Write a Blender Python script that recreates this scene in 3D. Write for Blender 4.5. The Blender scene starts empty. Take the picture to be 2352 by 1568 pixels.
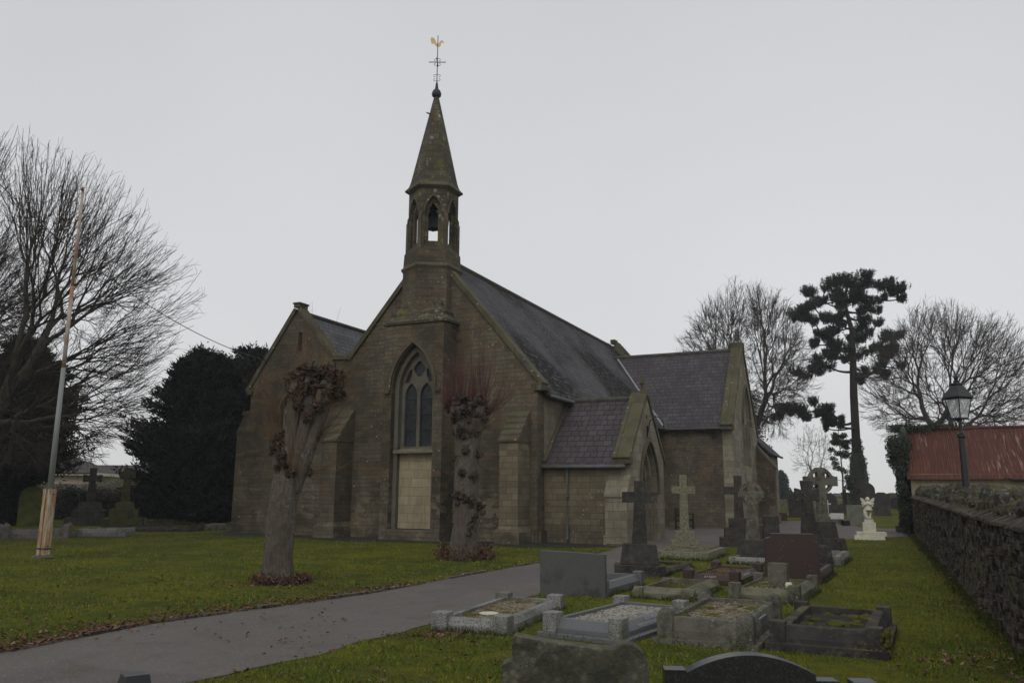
import bpy, bmesh, math, random
import numpy as np
from mathutils import Vector, Matrix, noise as mnoise
from mathutils.geometry import tessellate_polygon
R=math.radians; PI=math.pi
random.seed(7); rng=np.random.default_rng(7)
S=bpy.context.scene; COL=S.collection

# ------------------------------------------------------------- camera, sky, sun, exposure
TH=math.atan(348/1860.)
cd=bpy.data.cameras.new('camera'); cam=bpy.data.objects.new('camera',cd); COL.objects.link(cam)
cd.sensor_width=36; cd.lens=36*1860/2352.; cd.clip_start=.05; cd.clip_end=2000
cam.matrix_world=Matrix.Translation((0,0,1.6))@Matrix.Rotation(PI/2+TH,4,'X')@Matrix.Rotation(.0067,4,'Z')
S.camera=cam
W=bpy.data.worlds.new('World'); S.world=W; W.use_nodes=True
wn=W.node_tree; wn.nodes.clear()
wo=wn.nodes.new('ShaderNodeOutputWorld'); bg=wn.nodes.new('ShaderNodeBackground'); sky=wn.nodes.new('ShaderNodeTexSky')
sky.sky_type='NISHITA'; sky.sun_disc=False; sky.sun_elevation=R(38); sky.sun_rotation=R(200); sky.dust_density=4
SKYMIX=.93
hs=wn.nodes.new('ShaderNodeHueSaturation'); hs.inputs['Saturation'].default_value=.35
mx=wn.nodes.new('ShaderNodeMix'); mx.data_type='RGBA'; mx.inputs[0].default_value=SKYMIX
tc=wn.nodes.new('ShaderNodeTexCoord'); sx=wn.nodes.new('ShaderNodeSeparateXYZ'); rp=wn.nodes.new('ShaderNodeValToRGB')
e=rp.color_ramp.elements; e[0].position=0.; e[0].color=(7.0,7.0,7.0,1); e[1].position=.75; e[1].color=(5.6,5.75,6.05,1)
m=e.new(.16); m.color=(7.15,7.25,7.4,1)
cn=wn.nodes.new('ShaderNodeTexNoise'); cn.inputs['Scale'].default_value=1.1; cn.inputs['Detail'].default_value=5
cm=wn.nodes.new('ShaderNodeMapRange'); cm.inputs[1].default_value=.3; cm.inputs[2].default_value=.7; cm.inputs[3].default_value=.935; cm.inputs[4].default_value=1.06
cv=wn.nodes.new('ShaderNodeVectorMath'); cv.operation='SCALE'
L=wn.links.new
L(tc.outputs['Generated'],sx.inputs[0]); L(sx.outputs[2],rp.inputs[0]); L(tc.outputs['Generated'],cn.inputs['Vector'])
L(cn.outputs['Fac'],cm.inputs[0]); L(rp.outputs[0],cv.inputs[0]); L(cm.outputs[0],cv.inputs['Scale'])
L(sky.outputs[0],hs.inputs['Color']); L(hs.outputs[0],mx.inputs[6]); L(cv.outputs[0],mx.inputs[7])
L(mx.outputs[2],bg.inputs[0]); L(bg.outputs[0],wo.inputs[0]); bg.inputs[1].default_value=.1
sl=bpy.data.lights.new('sun','SUN'); sl.energy=.7; sl.angle=R(35); sl.color=(1,.96,.9)
so=bpy.data.objects.new('sun',sl); COL.objects.link(so); so.rotation_euler=(R(50),0,R(-20))
S.view_settings.view_transform='Standard'; S.view_settings.look='None'; S.view_settings.exposure=0; S.view_settings.gamma=1

# ------------------------------------------------------------- object helpers
def tag(o,label=None,cat=None,group=None,kind=None):
    if label:o['label']=label
    if cat:o['category']=cat
    if group:o['group']=group
    if kind:o['kind']=kind
    return o
def thing(name,label,cat,loc=(0,0,0),rz=0,group=None):
    o=bpy.data.objects.new(name,None); COL.objects.link(o); o.location=loc; o.rotation_euler=(0,0,rz); o.empty_display_size=.2
    return tag(o,label,cat,group)
def hgt(x,y):
    return max(0,min(1.05,(y-53)*.045))

class MB:
    def __init__(s): s.v=[];s.f=[];s.n=0
    def add(s,vs,fs):
        k=s.n; s.v.append(np.asarray(vs,float).reshape(-1,3)); s.n+=len(s.v[-1])
        s.f+= [tuple(i+k for i in f) for f in fs]; return s
    def box(s,x0,x1,y0,y1,z0,z1,M=None,top=None,tap=0):
        a=tap; v=[(x0,y0,z0),(x1,y0,z0),(x1,y1,z0),(x0,y1,z0),(x0+a,y0+a,z1),(x1-a,y0+a,z1),(x1-a,y1-a,z1),(x0+a,y1-a,z1)]
        if M is not None: v=[tuple(M@Vector(p)) for p in v]
        return s.add(v,[(3,2,1,0),(4,5,6,7),(0,1,5,4),(1,2,6,5),(2,3,7,6),(3,0,4,7)])
    def slab(s,outer,holes,org,e1,e2,dv):
        org,e1,e2,dv=map(Vector,(org,e1,e2,dv))
        loops=[outer]+list(holes); P=[p for l in loops for p in l]
        tri=tessellate_polygon([[Vector((p[0],p[1],0)) for p in l] for l in loops])
        A=[org+e1*p[0]+e2*p[1] for p in P]; n=len(P); vs=[tuple(a) for a in A]+[tuple(a+dv) for a in A]
        fs=[]
        for t in tri: fs.append(tuple(t)); fs.append(tuple(i+n for i in reversed(t)))
        k=0
        for l in loops:
            m=len(l)
            for i in range(m):
                j=(i+1)%m; fs.append((k+i,k+j,k+j+n,k+i+n))
            k+=m
        return s.add(vs,fs)
    def tube(s,pts,rad,n=6,cap=True):
        pts=np.asarray(pts,float); m=len(pts); rad=np.broadcast_to(np.asarray(rad,float),(m,))
        d=np.gradient(pts,axis=0); d/= (np.linalg.norm(d,axis=1)[:,None]+1e-9)
        ref=np.array([0,0,1.]) if abs(d[0][2])<.9 else np.array([1.,0,0])
        a=np.cross(d,ref); a/=(np.linalg.norm(a,axis=1)[:,None]+1e-9); b=np.cross(d,a)
        t=np.arange(n)*2*PI/n
        V=pts[:,None,:]+rad[:,None,None]*(np.cos(t)[None,:,None]*a[:,None,:]+np.sin(t)[None,:,None]*b[:,None,:])
        fs=[]
        for i in range(m-1):
            for j in range(n):
                k=(j+1)%n; fs.append((i*n+j,i*n+k,(i+1)*n+k,(i+1)*n+j))
        if cap: fs.append(tuple(range(n-1,-1,-1))); fs.append(tuple((m-1)*n+j for j in range(n)))
        return s.add(V.reshape(-1,3),fs)
    def lathe(s,prof,n=16,c=(0,0,0),rot=0,jit=None):
        vs=[];fs=[]
        for r,z in prof:
            for j in range(n):
                t=j*2*PI/n+rot; rr=r*(1 if jit is None else 1+jit(t,z)); vs.append((c[0]+rr*math.cos(t),c[1]+rr*math.sin(t),c[2]+z))
        m=len(prof)
        for i in range(m-1):
            for j in range(n):
                k=(j+1)%n; fs.append((i*n+j,i*n+k,(i+1)*n+k,(i+1)*n+j))
        fs.append(tuple(range(n-1,-1,-1))); fs.append(tuple((m-1)*n+j for j in range(n)))
        return s.add(vs,fs)
    def blob(s,c,r,sub=2,amp=.25,fr=1.5,seed=0):
        bm=bmesh.new(); bmesh.ops.create_icosphere(bm,subdivisions=sub,radius=1)
        vs=[]
        for v in bm.verts:
            p=v.co; q=1+amp*mnoise.noise(p*fr+Vector((seed*3.1,seed*1.7,seed)))*2
            vs.append((c[0]+p.x*r[0]*q,c[1]+p.y*r[1]*q,c[2]+p.z*r[2]*q))
        fs=[tuple(v.index for v in f.verts) for f in bm.faces]; bm.free()
        return s.add(vs,fs)
    def build(s,name,mat,parent=None,smooth=False,bevel=0,norm=True,uv=True):
        V=np.concatenate(s.v) if s.v else np.zeros((0,3))
        me=bpy.data.meshes.new(name)
        ln=np.array([len(f) for f in s.f],dtype=np.int32); li=np.fromiter((i for f in s.f for i in f),dtype=np.int32,count=int(ln.sum()))
        me.vertices.add(len(V)); me.vertices.foreach_set('co',V.ravel())
        me.loops.add(len(li)); me.loops.foreach_set('vertex_index',li)
        me.polygons.add(len(ln)); st=np.concatenate(([0],np.cumsum(ln)[:-1])).astype(np.int32)
        me.polygons.foreach_set('loop_start',st); me.update(calc_edges=True); me.validate()
        if norm and len(ln)<200000:
            bm=bmesh.new(); bm.from_mesh(me); bmesh.ops.recalc_face_normals(bm,faces=bm.faces); 
            if bevel:
                ed=[e for e in bm.edges if e.is_manifold and e.calc_face_angle(0)>.5]
                try: bmesh.ops.bevel(bm,geom=ed,offset=bevel,segments=2,profile=.5,affect='EDGES',clamp_overlap=True)
                except Exception: pass
            bm.to_mesh(me); bm.free()
        if uv:
            n=len(me.polygons); N=np.zeros(n*3); me.polygons.foreach_get('normal',N); N=N.reshape(-1,3)
            lt=np.zeros(n,dtype=np.int32); me.polygons.foreach_get('loop_total',lt)
            V=np.zeros(len(me.vertices)*3); me.vertices.foreach_get('co',V); V=V.reshape(-1,3)
            li=np.zeros(len(me.loops),dtype=np.int32); me.loops.foreach_get('vertex_index',li)
            T=np.stack([-N[:,1],N[:,0],np.zeros(n)],1); l=np.linalg.norm(T,axis=1); flat=l<.2
            T[~flat]/=l[~flat][:,None]; T[flat]=[1,0,0]; B=np.cross(N,T)
            T=np.repeat(T,lt,0);B=np.repeat(B,lt,0);P=V[li]
            uvs=np.stack([(P*T).sum(1),(P*B).sum(1)],1)
            me.uv_layers.new(name='UVMap').data.foreach_set('uv',uvs.ravel())
        me.polygons.foreach_set('use_smooth',np.full(len(me.polygons),bool(smooth)))
        o=bpy.data.objects.new(name,me); COL.objects.link(o)
        if mat: me.materials.append(mat)
        if parent: o.parent=parent
        return o
def arch(cx,z0,zs,w,zt,n=7,hood=False):
    a=w/2.; h=zt-zs; r=(a*a+h*h)/(2*a) ; am=math.acos(max(-1,(r-a)/r))
    p=[(cx-a,z0),(cx+a,z0)]
    for i in range(n+1):
        t=am*i/n; p.append((cx+a-r+r*math.cos(t),zs+r*math.sin(t)))
    for i in range(n-1,-1,-1):
        t=am*i/n; p.append((cx-a+r-r*math.cos(t),zs+r*math.sin(t)))
    return p
def archband(cx,zs,w,zt,wid,z0=None,n=10):
    a=arch(cx,z0 if z0 is not None else zs,zs,w+2*wid,zt+wid*1.25,n)
    b=arch(cx,(z0 if z0 is not None else zs),zs,w,zt,n)
    # open band polygon: outer bottom-right ... outer bottom-left, then inner reversed
    oa=[a[1]]+a[2:]+[a[0]] ; ob=[b[0]]+list(reversed(b[2:]))+[b[1]]
    out=[];
    for p in oa+ob:
        if not out or (abs(p[0]-out[-1][0])+abs(p[1]-out[-1][1]))>1e-5: out.append(p)
    if abs(out[0][0]-out[-1][0])+abs(out[0][1]-out[-1][1])<1e-5: out.pop()
    return out
def beam(mb,a,b,w,h,side,up=None):
    """rectangular bar from a to b; side = unit vector of the width w (starting at the a-b line), height h upward"""
    a,b,side=Vector(a),Vector(b),Vector(side); d=(b-a).normalized(); u=side.cross(d).normalized()
    if u.z<0:u=-u
    vs=[]
    for p in (a,b):
        for (i,j) in ((0,0),(1,0),(1,1),(0,1)): vs.append(tuple(p+side*w*i+u*h*j))
    mb.add(vs,[(3,2,1,0),(4,5,6,7),(0,1,5,4),(1,2,6,5),(2,3,7,6),(3,0,4,7)])

# ------------------------------------------------------------- materials
def mk(name,c0,layers=(),rough=.9,bump=None,brick=None,spec=.3,metal=0,dirt=None):
    m=bpy.data.materials.new(name); m.use_nodes=True; t=m.node_tree; N=t.nodes; K=t.links.new
    b=N['Principled BSDF']; b.inputs['Roughness'].default_value=rough; b.inputs['Specular IOR Level'].default_value=spec; b.inputs['Metallic'].default_value=metal
    tc=N.new('ShaderNodeTexCoord'); col=None; bh=[]
    def rgb(c): 
        n=N.new('ShaderNodeRGB'); n.outputs[0].default_value=(*c,1); return n.outputs[0]
    def mixc(f,a,c,mode='MIX'):
        x=N.new('ShaderNodeMix'); x.data_type='RGBA'; x.blend_type=mode
        if isinstance(f,float) or isinstance(f,int): x.inputs[0].default_value=f
        else: K(f,x.inputs[0])
        K(a,x.inputs[6]); K(c,x.inputs[7]); return x.outputs[2]
    def math_(op,a,b_):
        x=N.new('ShaderNodeMath'); x.operation=op
        for i,q in enumerate((a,b_)):
            if isinstance(q,(int,float)): x.inputs[i].default_value=q
            else: K(q,x.inputs[i])
        return x.outputs[0]
    if brick:
        bt=N.new('ShaderNodeTexBrick'); bt.inputs['Scale'].default_value=1; bt.inputs['Brick Width'].default_value=brick['w']; bt.inputs['Row Height'].default_value=brick['h']
        bt.inputs['Mortar Size'].default_value=brick.get('m',.008); bt.inputs['Mortar Smooth'].default_value=.3; bt.inputs['Bias'].default_value=brick.get('bias',0); bt.squash=.72; bt.squash_frequency=3; bt.offset=.43
        bt.inputs['Color1'].default_value=(*c0,1); bt.inputs['Color2'].default_value=(*brick['c2'],1); bt.inputs['Mortar'].default_value=(*brick['mc'],1)
        mp=N.new('ShaderNodeMapping'); K(tc.outputs['UV'],mp.inputs[0]); 
        # slight waviness so courses are not ruler-straight
        wn_=N.new('ShaderNodeTexNoise'); wn_.inputs['Scale'].default_value=2.2; K(tc.outputs['UV'],wn_.inputs['Vector'])
        sc=N.new('ShaderNodeVectorMath'); sc.operation='MULTIPLY_ADD'; sc.inputs[1].default_value=(brick.get('wob',.03),)*3
        K(wn_.outputs['Color'],sc.inputs[0]); K(mp.outputs[0],sc.inputs[2]); K(sc.outputs[0],bt.inputs['Vector'])
        col=bt.outputs['Color']; bh.append((bt.outputs['Fac'],-brick.get('b',.012)))
        if 'step' in brick: # overlapping slates: sawtooth height along v
            sp=N.new('ShaderNodeSeparateXYZ'); K(sc.outputs[0],sp.inputs[0])
            fr=math_('FRACT',math_('DIVIDE',sp.outputs[1],brick['h']),0)
            bh.append((fr,-brick['step']))
    else: col=rgb(c0)
    for l in layers:
        tt=l.get('t','noise')
        vec=tc.outputs[l.get('co','Object')]
        if 'st' in l:
            mp=N.new('ShaderNodeMapping'); mp.inputs['Scale'].default_value=l['st']; K(vec,mp.inputs[0]); vec=mp.outputs[0]
        if 'off' in l:
            mp=N.new('ShaderNodeMapping'); mp.inputs['Location'].default_value=l['off']; K(vec,mp.inputs[0]); vec=mp.outputs[0]
        if tt=='noise':
            n=N.new('ShaderNodeTexNoise'); n.inputs['Scale'].default_value=l['s']; n.inputs['Detail'].default_value=l.get('det',5); n.inputs['Roughness'].default_value=l.get('ro',.6); K(vec,n.inputs['Vector']); f=n.outputs['Fac']
        elif tt=='voro':
            n=N.new('ShaderNodeTexVoronoi'); n.inputs['Scale'].default_value=l['s']; K(vec,n.inputs['Vector']); f=n.outputs['Distance']
        elif tt=='cell':
            n=N.new('ShaderNodeTexVoronoi'); n.inputs['Scale'].default_value=l['s']; K(vec,n.inputs['Vector']); sp=N.new('ShaderNodeSeparateColor'); K(n.outputs['Color'],sp.inputs[0]); f=sp.outputs[0]
        elif tt=='wave':
            n=N.new('ShaderNodeTexWave'); n.inputs['Scale'].default_value=l['s']; n.inputs['Distortion'].default_value=l.get('dis',0); n.bands_direction=l.get('dir','X'); K(vec,n.inputs['Vector']); f=n.outputs['Fac']
        elif tt=='z':
            sp=N.new('ShaderNodeSeparateXYZ'); K(vec,sp.inputs[0]); f=sp.outputs[2]
        mr=N.new('ShaderNodeMapRange'); mr.inputs[1].default_value=l['lo']; mr.inputs[2].default_value=l['hi']; mr.inputs[4].default_value=l.get('f',1.); K(f,mr.inputs[0]); f=mr.outputs[0]
        if 'and' in l:
            q=l['and']; n=N.new('ShaderNodeTexNoise'); n.inputs['Scale'].default_value=q[0]; n.inputs['Detail'].default_value=3; K(tc.outputs['Object'],n.inputs['Vector'])
            mr=N.new('ShaderNodeMapRange'); mr.inputs[1].default_value=q[1]; mr.inputs[2].default_value=q[2]; K(n.outputs['Fac'],mr.inputs[0]); f=math_('MULTIPLY',f,mr.outputs[0])
        if 'zr' in l:
            sp=N.new('ShaderNodeSeparateXYZ'); K(tc.outputs['Object'],sp.inputs[0]); mr=N.new('ShaderNodeMapRange'); mr.inputs[1].default_value=l['zr'][0]; mr.inputs[2].default_value=l['zr'][1]; K(sp.outputs[2],mr.inputs[0]); f=math_('MULTIPLY',f,mr.outputs[0])
        if 'up' in l:
            g=N.new('ShaderNodeNewGeometry'); sp=N.new('ShaderNodeSeparateXYZ'); K(g.outputs['Normal'],sp.inputs[0]); mr=N.new('ShaderNodeMapRange'); mr.inputs[1].default_value=l['up'][0]; mr.inputs[2].default_value=l['up'][1]; K(sp.outputs[2],mr.inputs[0]); f=math_('MULTIPLY',f,mr.outputs[0])
        col=mixc(f,col,rgb(l['c']),l.get('mode','MIX'))
        if 'b' in l: bh.append((f,l['b']))
    if bump:
        n=N.new('ShaderNodeTexNoise'); n.inputs['Scale'].default_value=bump[0]; n.inputs['Detail'].default_value=6; n.inputs['Roughness'].default_value=.65; K(tc.outputs['Object'],n.inputs['Vector'])
        if len(bump)>2:
            mp=N.new('ShaderNodeMapping'); mp.inputs['Scale'].default_value=bump[2]; K(tc.outputs['Object'],mp.inputs[0]); K(mp.outputs[0],n.inputs['Vector'])
        bh.append((n.outputs['Fac'],bump[1]))
    if bh:
        h=None
        for s_,k in bh:
            q=math_('MULTIPLY',s_,k); h=q if h is None else math_('ADD',h,q)
        bp=N.new('ShaderNodeBump'); bp.inputs['Distance'].default_value=1; bp.inputs['Strength'].default_value=1; K(h,bp.inputs['Height']); K(bp.outputs[0],b.inputs['Normal'])
    K(col,b.inputs['Base Color'])
    return m
lich=dict(t='voro',s=5.5,lo=.17,hi=.10,c=(.40,.39,.33),f=.85)
def lichen(s,c,f=.8,a=(.8,.45,.6),w=(.2,.12)): return dict(t='voro',s=s,lo=w[0],hi=w[1],c=c,f=f,**{'and':a})
STONE=(.192,.166,.120)
wall_layers=[dict(s=5,lo=.3,hi=.7,c=(.122,.104,.074),f=.5),dict(s=9,lo=.35,hi=.7,c=(.075,.064,.044),f=.55),dict(s=.3,lo=.44,hi=.58,c=(.034,.029,.021),f=.72),dict(s=.8,lo=.5,hi=.66,c=(.045,.038,.028),f=.55,st=(1,1,.3)),
  dict(s=1.4,lo=.5,hi=.75,c=(.185,.13,.065),f=.5),
  dict(t='cell',s=1,lo=.62,hi=.68,c=(.22,.188,.13),f=.6,co='UV',st=(2.4,6.2,1),zr=(3.0,1.0),**{'and':(.7,.46,.58)}),dict(t='cell',s=1,lo=.75,hi=.8,c=(.15,.10,.055),f=.5,co='UV',st=(2.2,6.1,1),off=(3,7,0)),
  dict(s=3,lo=.5,hi=.72,c=(.06,.055,.035),f=.55,st=(1,1,.35)),
  lichen(3.2,(.40,.39,.33),.8,(.5,.46,.58),(.11,.07)), lichen(8,(.36,.36,.30),.8,(.7,.48,.6),(.16,.1)),
  dict(s=14,lo=.35,hi=.75,c=(.05,.04,.025),f=.35)]
M_wall=mk('rubble_stone',STONE,wall_layers,.95,(28,.012),dict(w=.40,h=.15,m=.008,c2=(.098,.086,.066),mc=(.062,.052,.038),b=.010,wob=.05))
M_ash=mk('pale_ashlar',(.315,.282,.212),[dict(s=.6,lo=.42,hi=.62,c=(.105,.091,.064),f=.7),dict(s=2.5,lo=.5,hi=.7,c=(.2,.155,.09),f=.5),dict(s=6,lo=.5,hi=.75,c=(.09,.075,.05),f=.5,st=(1,1,.3))],.93,(30,.008),dict(w=.56,h=.27,m=.007,c2=(.20,.178,.13),mc=(.11,.098,.072),b=.006))
M_panel=mk('clean_ashlar',(.37,.32,.215),[dict(s=3,lo=.45,hi=.7,c=(.13,.115,.08),f=.6,st=(1,1,.25)),dict(s=1.2,lo=.5,hi=.72,c=(.26,.21,.12),f=.7,st=(1,1,.5)),dict(s=5,lo=.52,hi=.75,c=(.2,.15,.08),f=.4),dict(s=1.4,lo=.5,hi=.6,c=(.27,.18,.12),f=.3)],.93,(30,.006),dict(w=.55,h=.3,m=.006,c2=(.28,.24,.16),mc=(.14,.12,.085),b=.005))
M_porch=mk('porch_ashlar',(.20,.168,.112),[dict(s=.9,lo=.42,hi=.65,c=(.085,.070,.048),f=.65),dict(s=6,lo=.45,hi=.7,c=(.11,.092,.06),f=.5),dict(s=1.5,lo=.4,hi=.6,c=(.05,.045,.03),f=.7,zr=(.7,.15)),lichen(6,(.36,.35,.29),.8,(.8,.5,.6),(.16,.1))],.95,(28,.01),dict(w=.46,h=.20,m=.007,c2=(.125,.102,.068),mc=(.08,.066,.044),b=.008))
M_trac=mk('tracery_stone',(.125,.115,.09),[dict(s=2,lo=.42,hi=.65,c=(.08,.073,.055),f=.7),dict(s=8,lo=.5,hi=.7,c=(.10,.085,.05),f=.5)],.93,(24,.006))
M_dress=mk('dressed_stone',(.105,.090,.062),[dict(s=1.0,lo=.42,hi=.65,c=(.055,.047,.032),f=.8),dict(s=5,lo=.5,hi=.7,c=(.13,.11,.07),f=.5),lichen(5,(.42,.41,.35),.85,(1.2,.46,.58)),dict(s=2.2,lo=.5,hi=.66,c=(.085,.095,.02),f=.6,up=(.2,.6))],.95,(24,.012))
M_cope=mk('coping_stone',(.105,.094,.064),[dict(s=1.3,lo=.4,hi=.65,c=(.05,.045,.028),f=.8),lichen(4.5,(.40,.38,.30),.8,(1,.44,.56)),dict(s=2.4,lo=.48,hi=.62,c=(.10,.095,.028),f=.6,up=(.1,.5))],.95,(24,.012),dict(w=.8,h=5,m=.012,c2=(.10,.088,.055),mc=(.04,.035,.022),b=.01))
M_spire=mk('spire_stone',(.115,.10,.062),[dict(s=1.2,lo=.4,hi=.65,c=(.045,.04,.028),f=.8),dict(t='voro',s=3.4,lo=.32,hi=.15,c=(.36,.36,.33),f=.8,**{'and':(.9,.47,.6)}),dict(t='voro',s=8,lo=.26,hi=.12,c=(.33,.33,.3),f=.75,**{'and':(1.4,.45,.58)}),dict(s=1.8,lo=.56,hi=.68,c=(.13,.125,.02),f=.7)],.95,(22,.014),dict(w=.5,h=.27,m=.012,c2=(.065,.057,.04),mc=(.035,.03,.022),b=.01))
def slate(name,a,b,h,moss):
    ly=[dict(s=.8,lo=.4,hi=.7,c=(.050,.046,.050),f=.6),dict(s=7,lo=.52,hi=.75,c=(.15,.15,.155),f=.3,co='UV',st=(1,2,1))]
    if moss: ly+=[dict(s=2.0,lo=.42,hi=.50,c=(.010,.011,.008),f=.97,co='UV',st=(1.2,2.6,1),b=.03,**{'and':(.16,.46,.54)}),dict(s=9,lo=.5,hi=.6,c=(.017,.018,.012),f=.8,b=.02,**{'and':(.3,.44,.54)})]
    ly+=[dict(s=3,lo=.62,hi=.7,c=(.10,.105,.06),f=.3)]
    return mk(name,a,ly,.92,(30,.004),dict(w=.32,h=h,m=.013,c2=b,mc=(.018,.017,.019),b=.01,step=.03,wob=.012),spec=.15)
M_slateN=slate('mossy_slate',(.072,.067,.071),(.112,.105,.110),.23,True)
M_slateT=slate('transept_slate',(.062,.055,.060),(.098,.088,.094),.29,False)
M_slateP=slate('porch_slate',(.062,.053,.058),(.092,.080,.086),.27,False)
M_slateA=slate('grey_slate',(.15,.16,.165),(.10,.11,.115),.25,False)
M_ridge=mk('ridge_tile',(.055,.055,.048),[dict(s=4,lo=.4,hi=.7,c=(.11,.105,.08),f=.7)],.9,(20,.01))
M_black=mk('black_paint',(.008,.009,.011),[dict(s=6,lo=.5,hi=.8,c=(.02,.021,.024),f=.6)],.38,spec=.5)
M_iron=mk('wrought_iron',(.03,.035,.04),[dict(s=20,lo=.4,hi=.8,c=(.08,.06,.05),f=.5)],.6)
M_gold=mk('gilding',(.62,.47,.24),[dict(s=9,lo=.4,hi=.8,c=(.42,.29,.12),f=.6)],.55,metal=.15)
M_glass=mk('leaded_glass',(.014,.018,.022),[dict(t='cell',s=9,lo=0,hi=1,c=(.035,.043,.052),f=.8,co='UV')],.35,spec=.3)
M_lead=mk('lead_came',(.03,.03,.03),[],.6)
M_dark=mk('dark_timber',(.012,.010,.009),[dict(s=5,lo=.4,hi=.7,c=(.02,.016,.012),f=.7,st=(3,3,.4))],.7)
M_gut=mk('gutter_grey',(.12,.125,.125),[dict(s=4,lo=.4,hi=.8,c=(.06,.06,.058),f=.7)],.6)
M_flash=mk('lead_flashing',(.28,.29,.31),[dict(s=4,lo=.4,hi=.8,c=(.2,.2,.21),f=.7)],.6)

# ------------------------------------------------------------- the church
AL=R(24.8); CH=thing('church','old stone parish church with slate roofs, bell turret and spire','church',(.868,27.177,0),R(65.2))
N1,N2=1.185,.0
XE=22.2                    # east end of the nave
def chp(mb,name,mat,**k): return mb.build(name,mat,CH,**k)
EX,EY,EZ=(1,0,0),(0,1,0),(0,0,1)
# west front: nave and north aisle gables in one wall face
west=[(0,0),(12.5,0),(12.5,5.65),(10.35,8.7),(8.55,6.58),(7.66,6.55),(4.35,10.45),(0,5.3)]
h_slit=[(10.08,7.05),(10.28,7.05),(10.28,7.8),(10.08,7.8)]
h_ais=arch(10.45,3.0,4.6,.95,5.35); h_west=arch(4.32,.36,5.2,1.62,6.85)
wb=MB(); wb.slab(west,[h_slit,h_ais,h_west],(0,0,0),EY,EZ,(.6,0,0)); chp(wb,'west_wall',M_wall)
# nave bodies
b=MB(); b.slab([(0,0),(XE,0),(XE,5.1),(0,5.1)],[],(.62,.0,0),EX,EZ,(0,.6,0)); chp(b,'south_wall',M_ash)
b=MB(); b.slab([(.62,0),(12.,0),(12.,5.5),(.62,5.5)],[],(0,12.5,0),EX,EZ,(0,-.6,0)); b.slab([(7.9,0),(12.48,0),(12.48,5.6),(10.35,8.6),(8,6)],[],(12.,0,0),EY,EZ,(.4,0,0)); chp(b,'aisle_wall',M_wall)
b=MB(); b.slab([(0,0),(8.7,0),(8.7,5.3),(4.35,10.4),(0,5.3)],[],(XE,0,0),EY,EZ,(.5,0,0)); chp(b,'east_wall',M_wall)
b=MB(); b.slab([(12.42,0),(XE,0),(XE,5.1),(12.42,5.1)],[],(0,8.1,0),EX,EZ,(0,.6,0)); chp(b,'north_wall',M_wall)
# roofs
def roofslab(mb,p0,p1,p2,p3,t=.09):
    P=[Vector(p) for p in (p0,p1,p2,p3)]; n=(P[1]-P[0]).cross(P[3]-P[0]).normalized(); n=n if n.z>0 else -n
    vs=[tuple(p) for p in P]+[tuple(p-n*t) for p in P]
    mb.add(vs,[(0,1,2,3),(7,6,5,4),(0,4,5,1),(1,5,6,2),(2,6,7,3),(3,7,4,0)])
sg=lambda v:10.42-(4.35-v)*N1
b=MB(); roofslab(b,(.3,-.28,sg(-.28)),(XE,-.28,sg(-.28)),(XE,4.35,10.42),(.3,4.35,10.42)); chp(b,'nave_roof',M_slateN)
b=MB(); roofslab(b,(.3,7.95,10.42-3.6*N1),(XE,7.95,10.42-3.6*N1),(XE,4.36,10.42),(.3,4.36,10.42)); chp(b,'nave_roof',M_slateN)
b=MB(); roofslab(b,(.3,8.1,6.0),(12.3,8.1,6.0),(12.3,10.35,8.62),(.3,10.35,8.62)); roofslab(b,(.3,12.75,5.28),(12.3,12.75,5.28),(12.3,10.36,8.62),(.3,10.36,8.62)); chp(b,'aisle_roof',M_slateA)
b=MB(); b.tube([(1.0,4.355,10.44),(XE,4.355,10.44)],.11,8); b.tube([(.4,10.35,8.64),(12.3,10.35,8.64)],.10,8); chp(b,'ridge_tiles',M_ridge)
# copings on the west front
b=MB()
def cope(b,pts,x0=-.09,w=.5,h=.17):
    for a,c in zip(pts[:-1],pts[1:]): beam(b,(x0,a[0],a[1]),(x0,c[0],c[1]),w,h,(1,0,0))
cope(b,[(-.14,5.16),(4.35,10.45)]); cope(b,[(7.72,6.5),(4.37,10.45)]); cope(b,[(7.74,6.56),(8.5,6.57)],w=.48); cope(b,[(8.5,6.55),(10.35,8.7)]); cope(b,[(12.62,5.5),(10.37,8.7)])
b.box(-.11,.43,-.2,.12,5.0,5.26); b.box(-.1,.42,12.4,12.66,5.4,5.62)
chp(b,'gable_coping',M_cope,bevel=.015)
b=MB(); b.box(-.12,.42,10.2,10.5,8.8,8.93); b.box(-.15,.45,10.16,10.54,8.93,9.01); chp(b,'apex_stone',M_cope,bevel=.03)
b=MB(); 
for s in (0,1):
    pa,pb=((XE-.05,-.1,5.2),(XE-.05,4.35,10.5)) if s==0 else ((XE-.05,8.8,5.2),(XE-.05,4.35,10.5))
    beam(b,pa,pb,.55,.42,(1,0,0))
b.box(XE-.06,XE+.5,4.2,4.5,10.7,10.95); chp(b,'east_coping',M_cope)
# plinth
b=MB(); b.box(-.1,0,3.0-2.93,3.12,0,.42); b.box(-.1,0,5.58,12.5,0,.42); b.box(.1,15.9,-.1,0,0,.38); chp(b,'plinth',M_wall)
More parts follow.
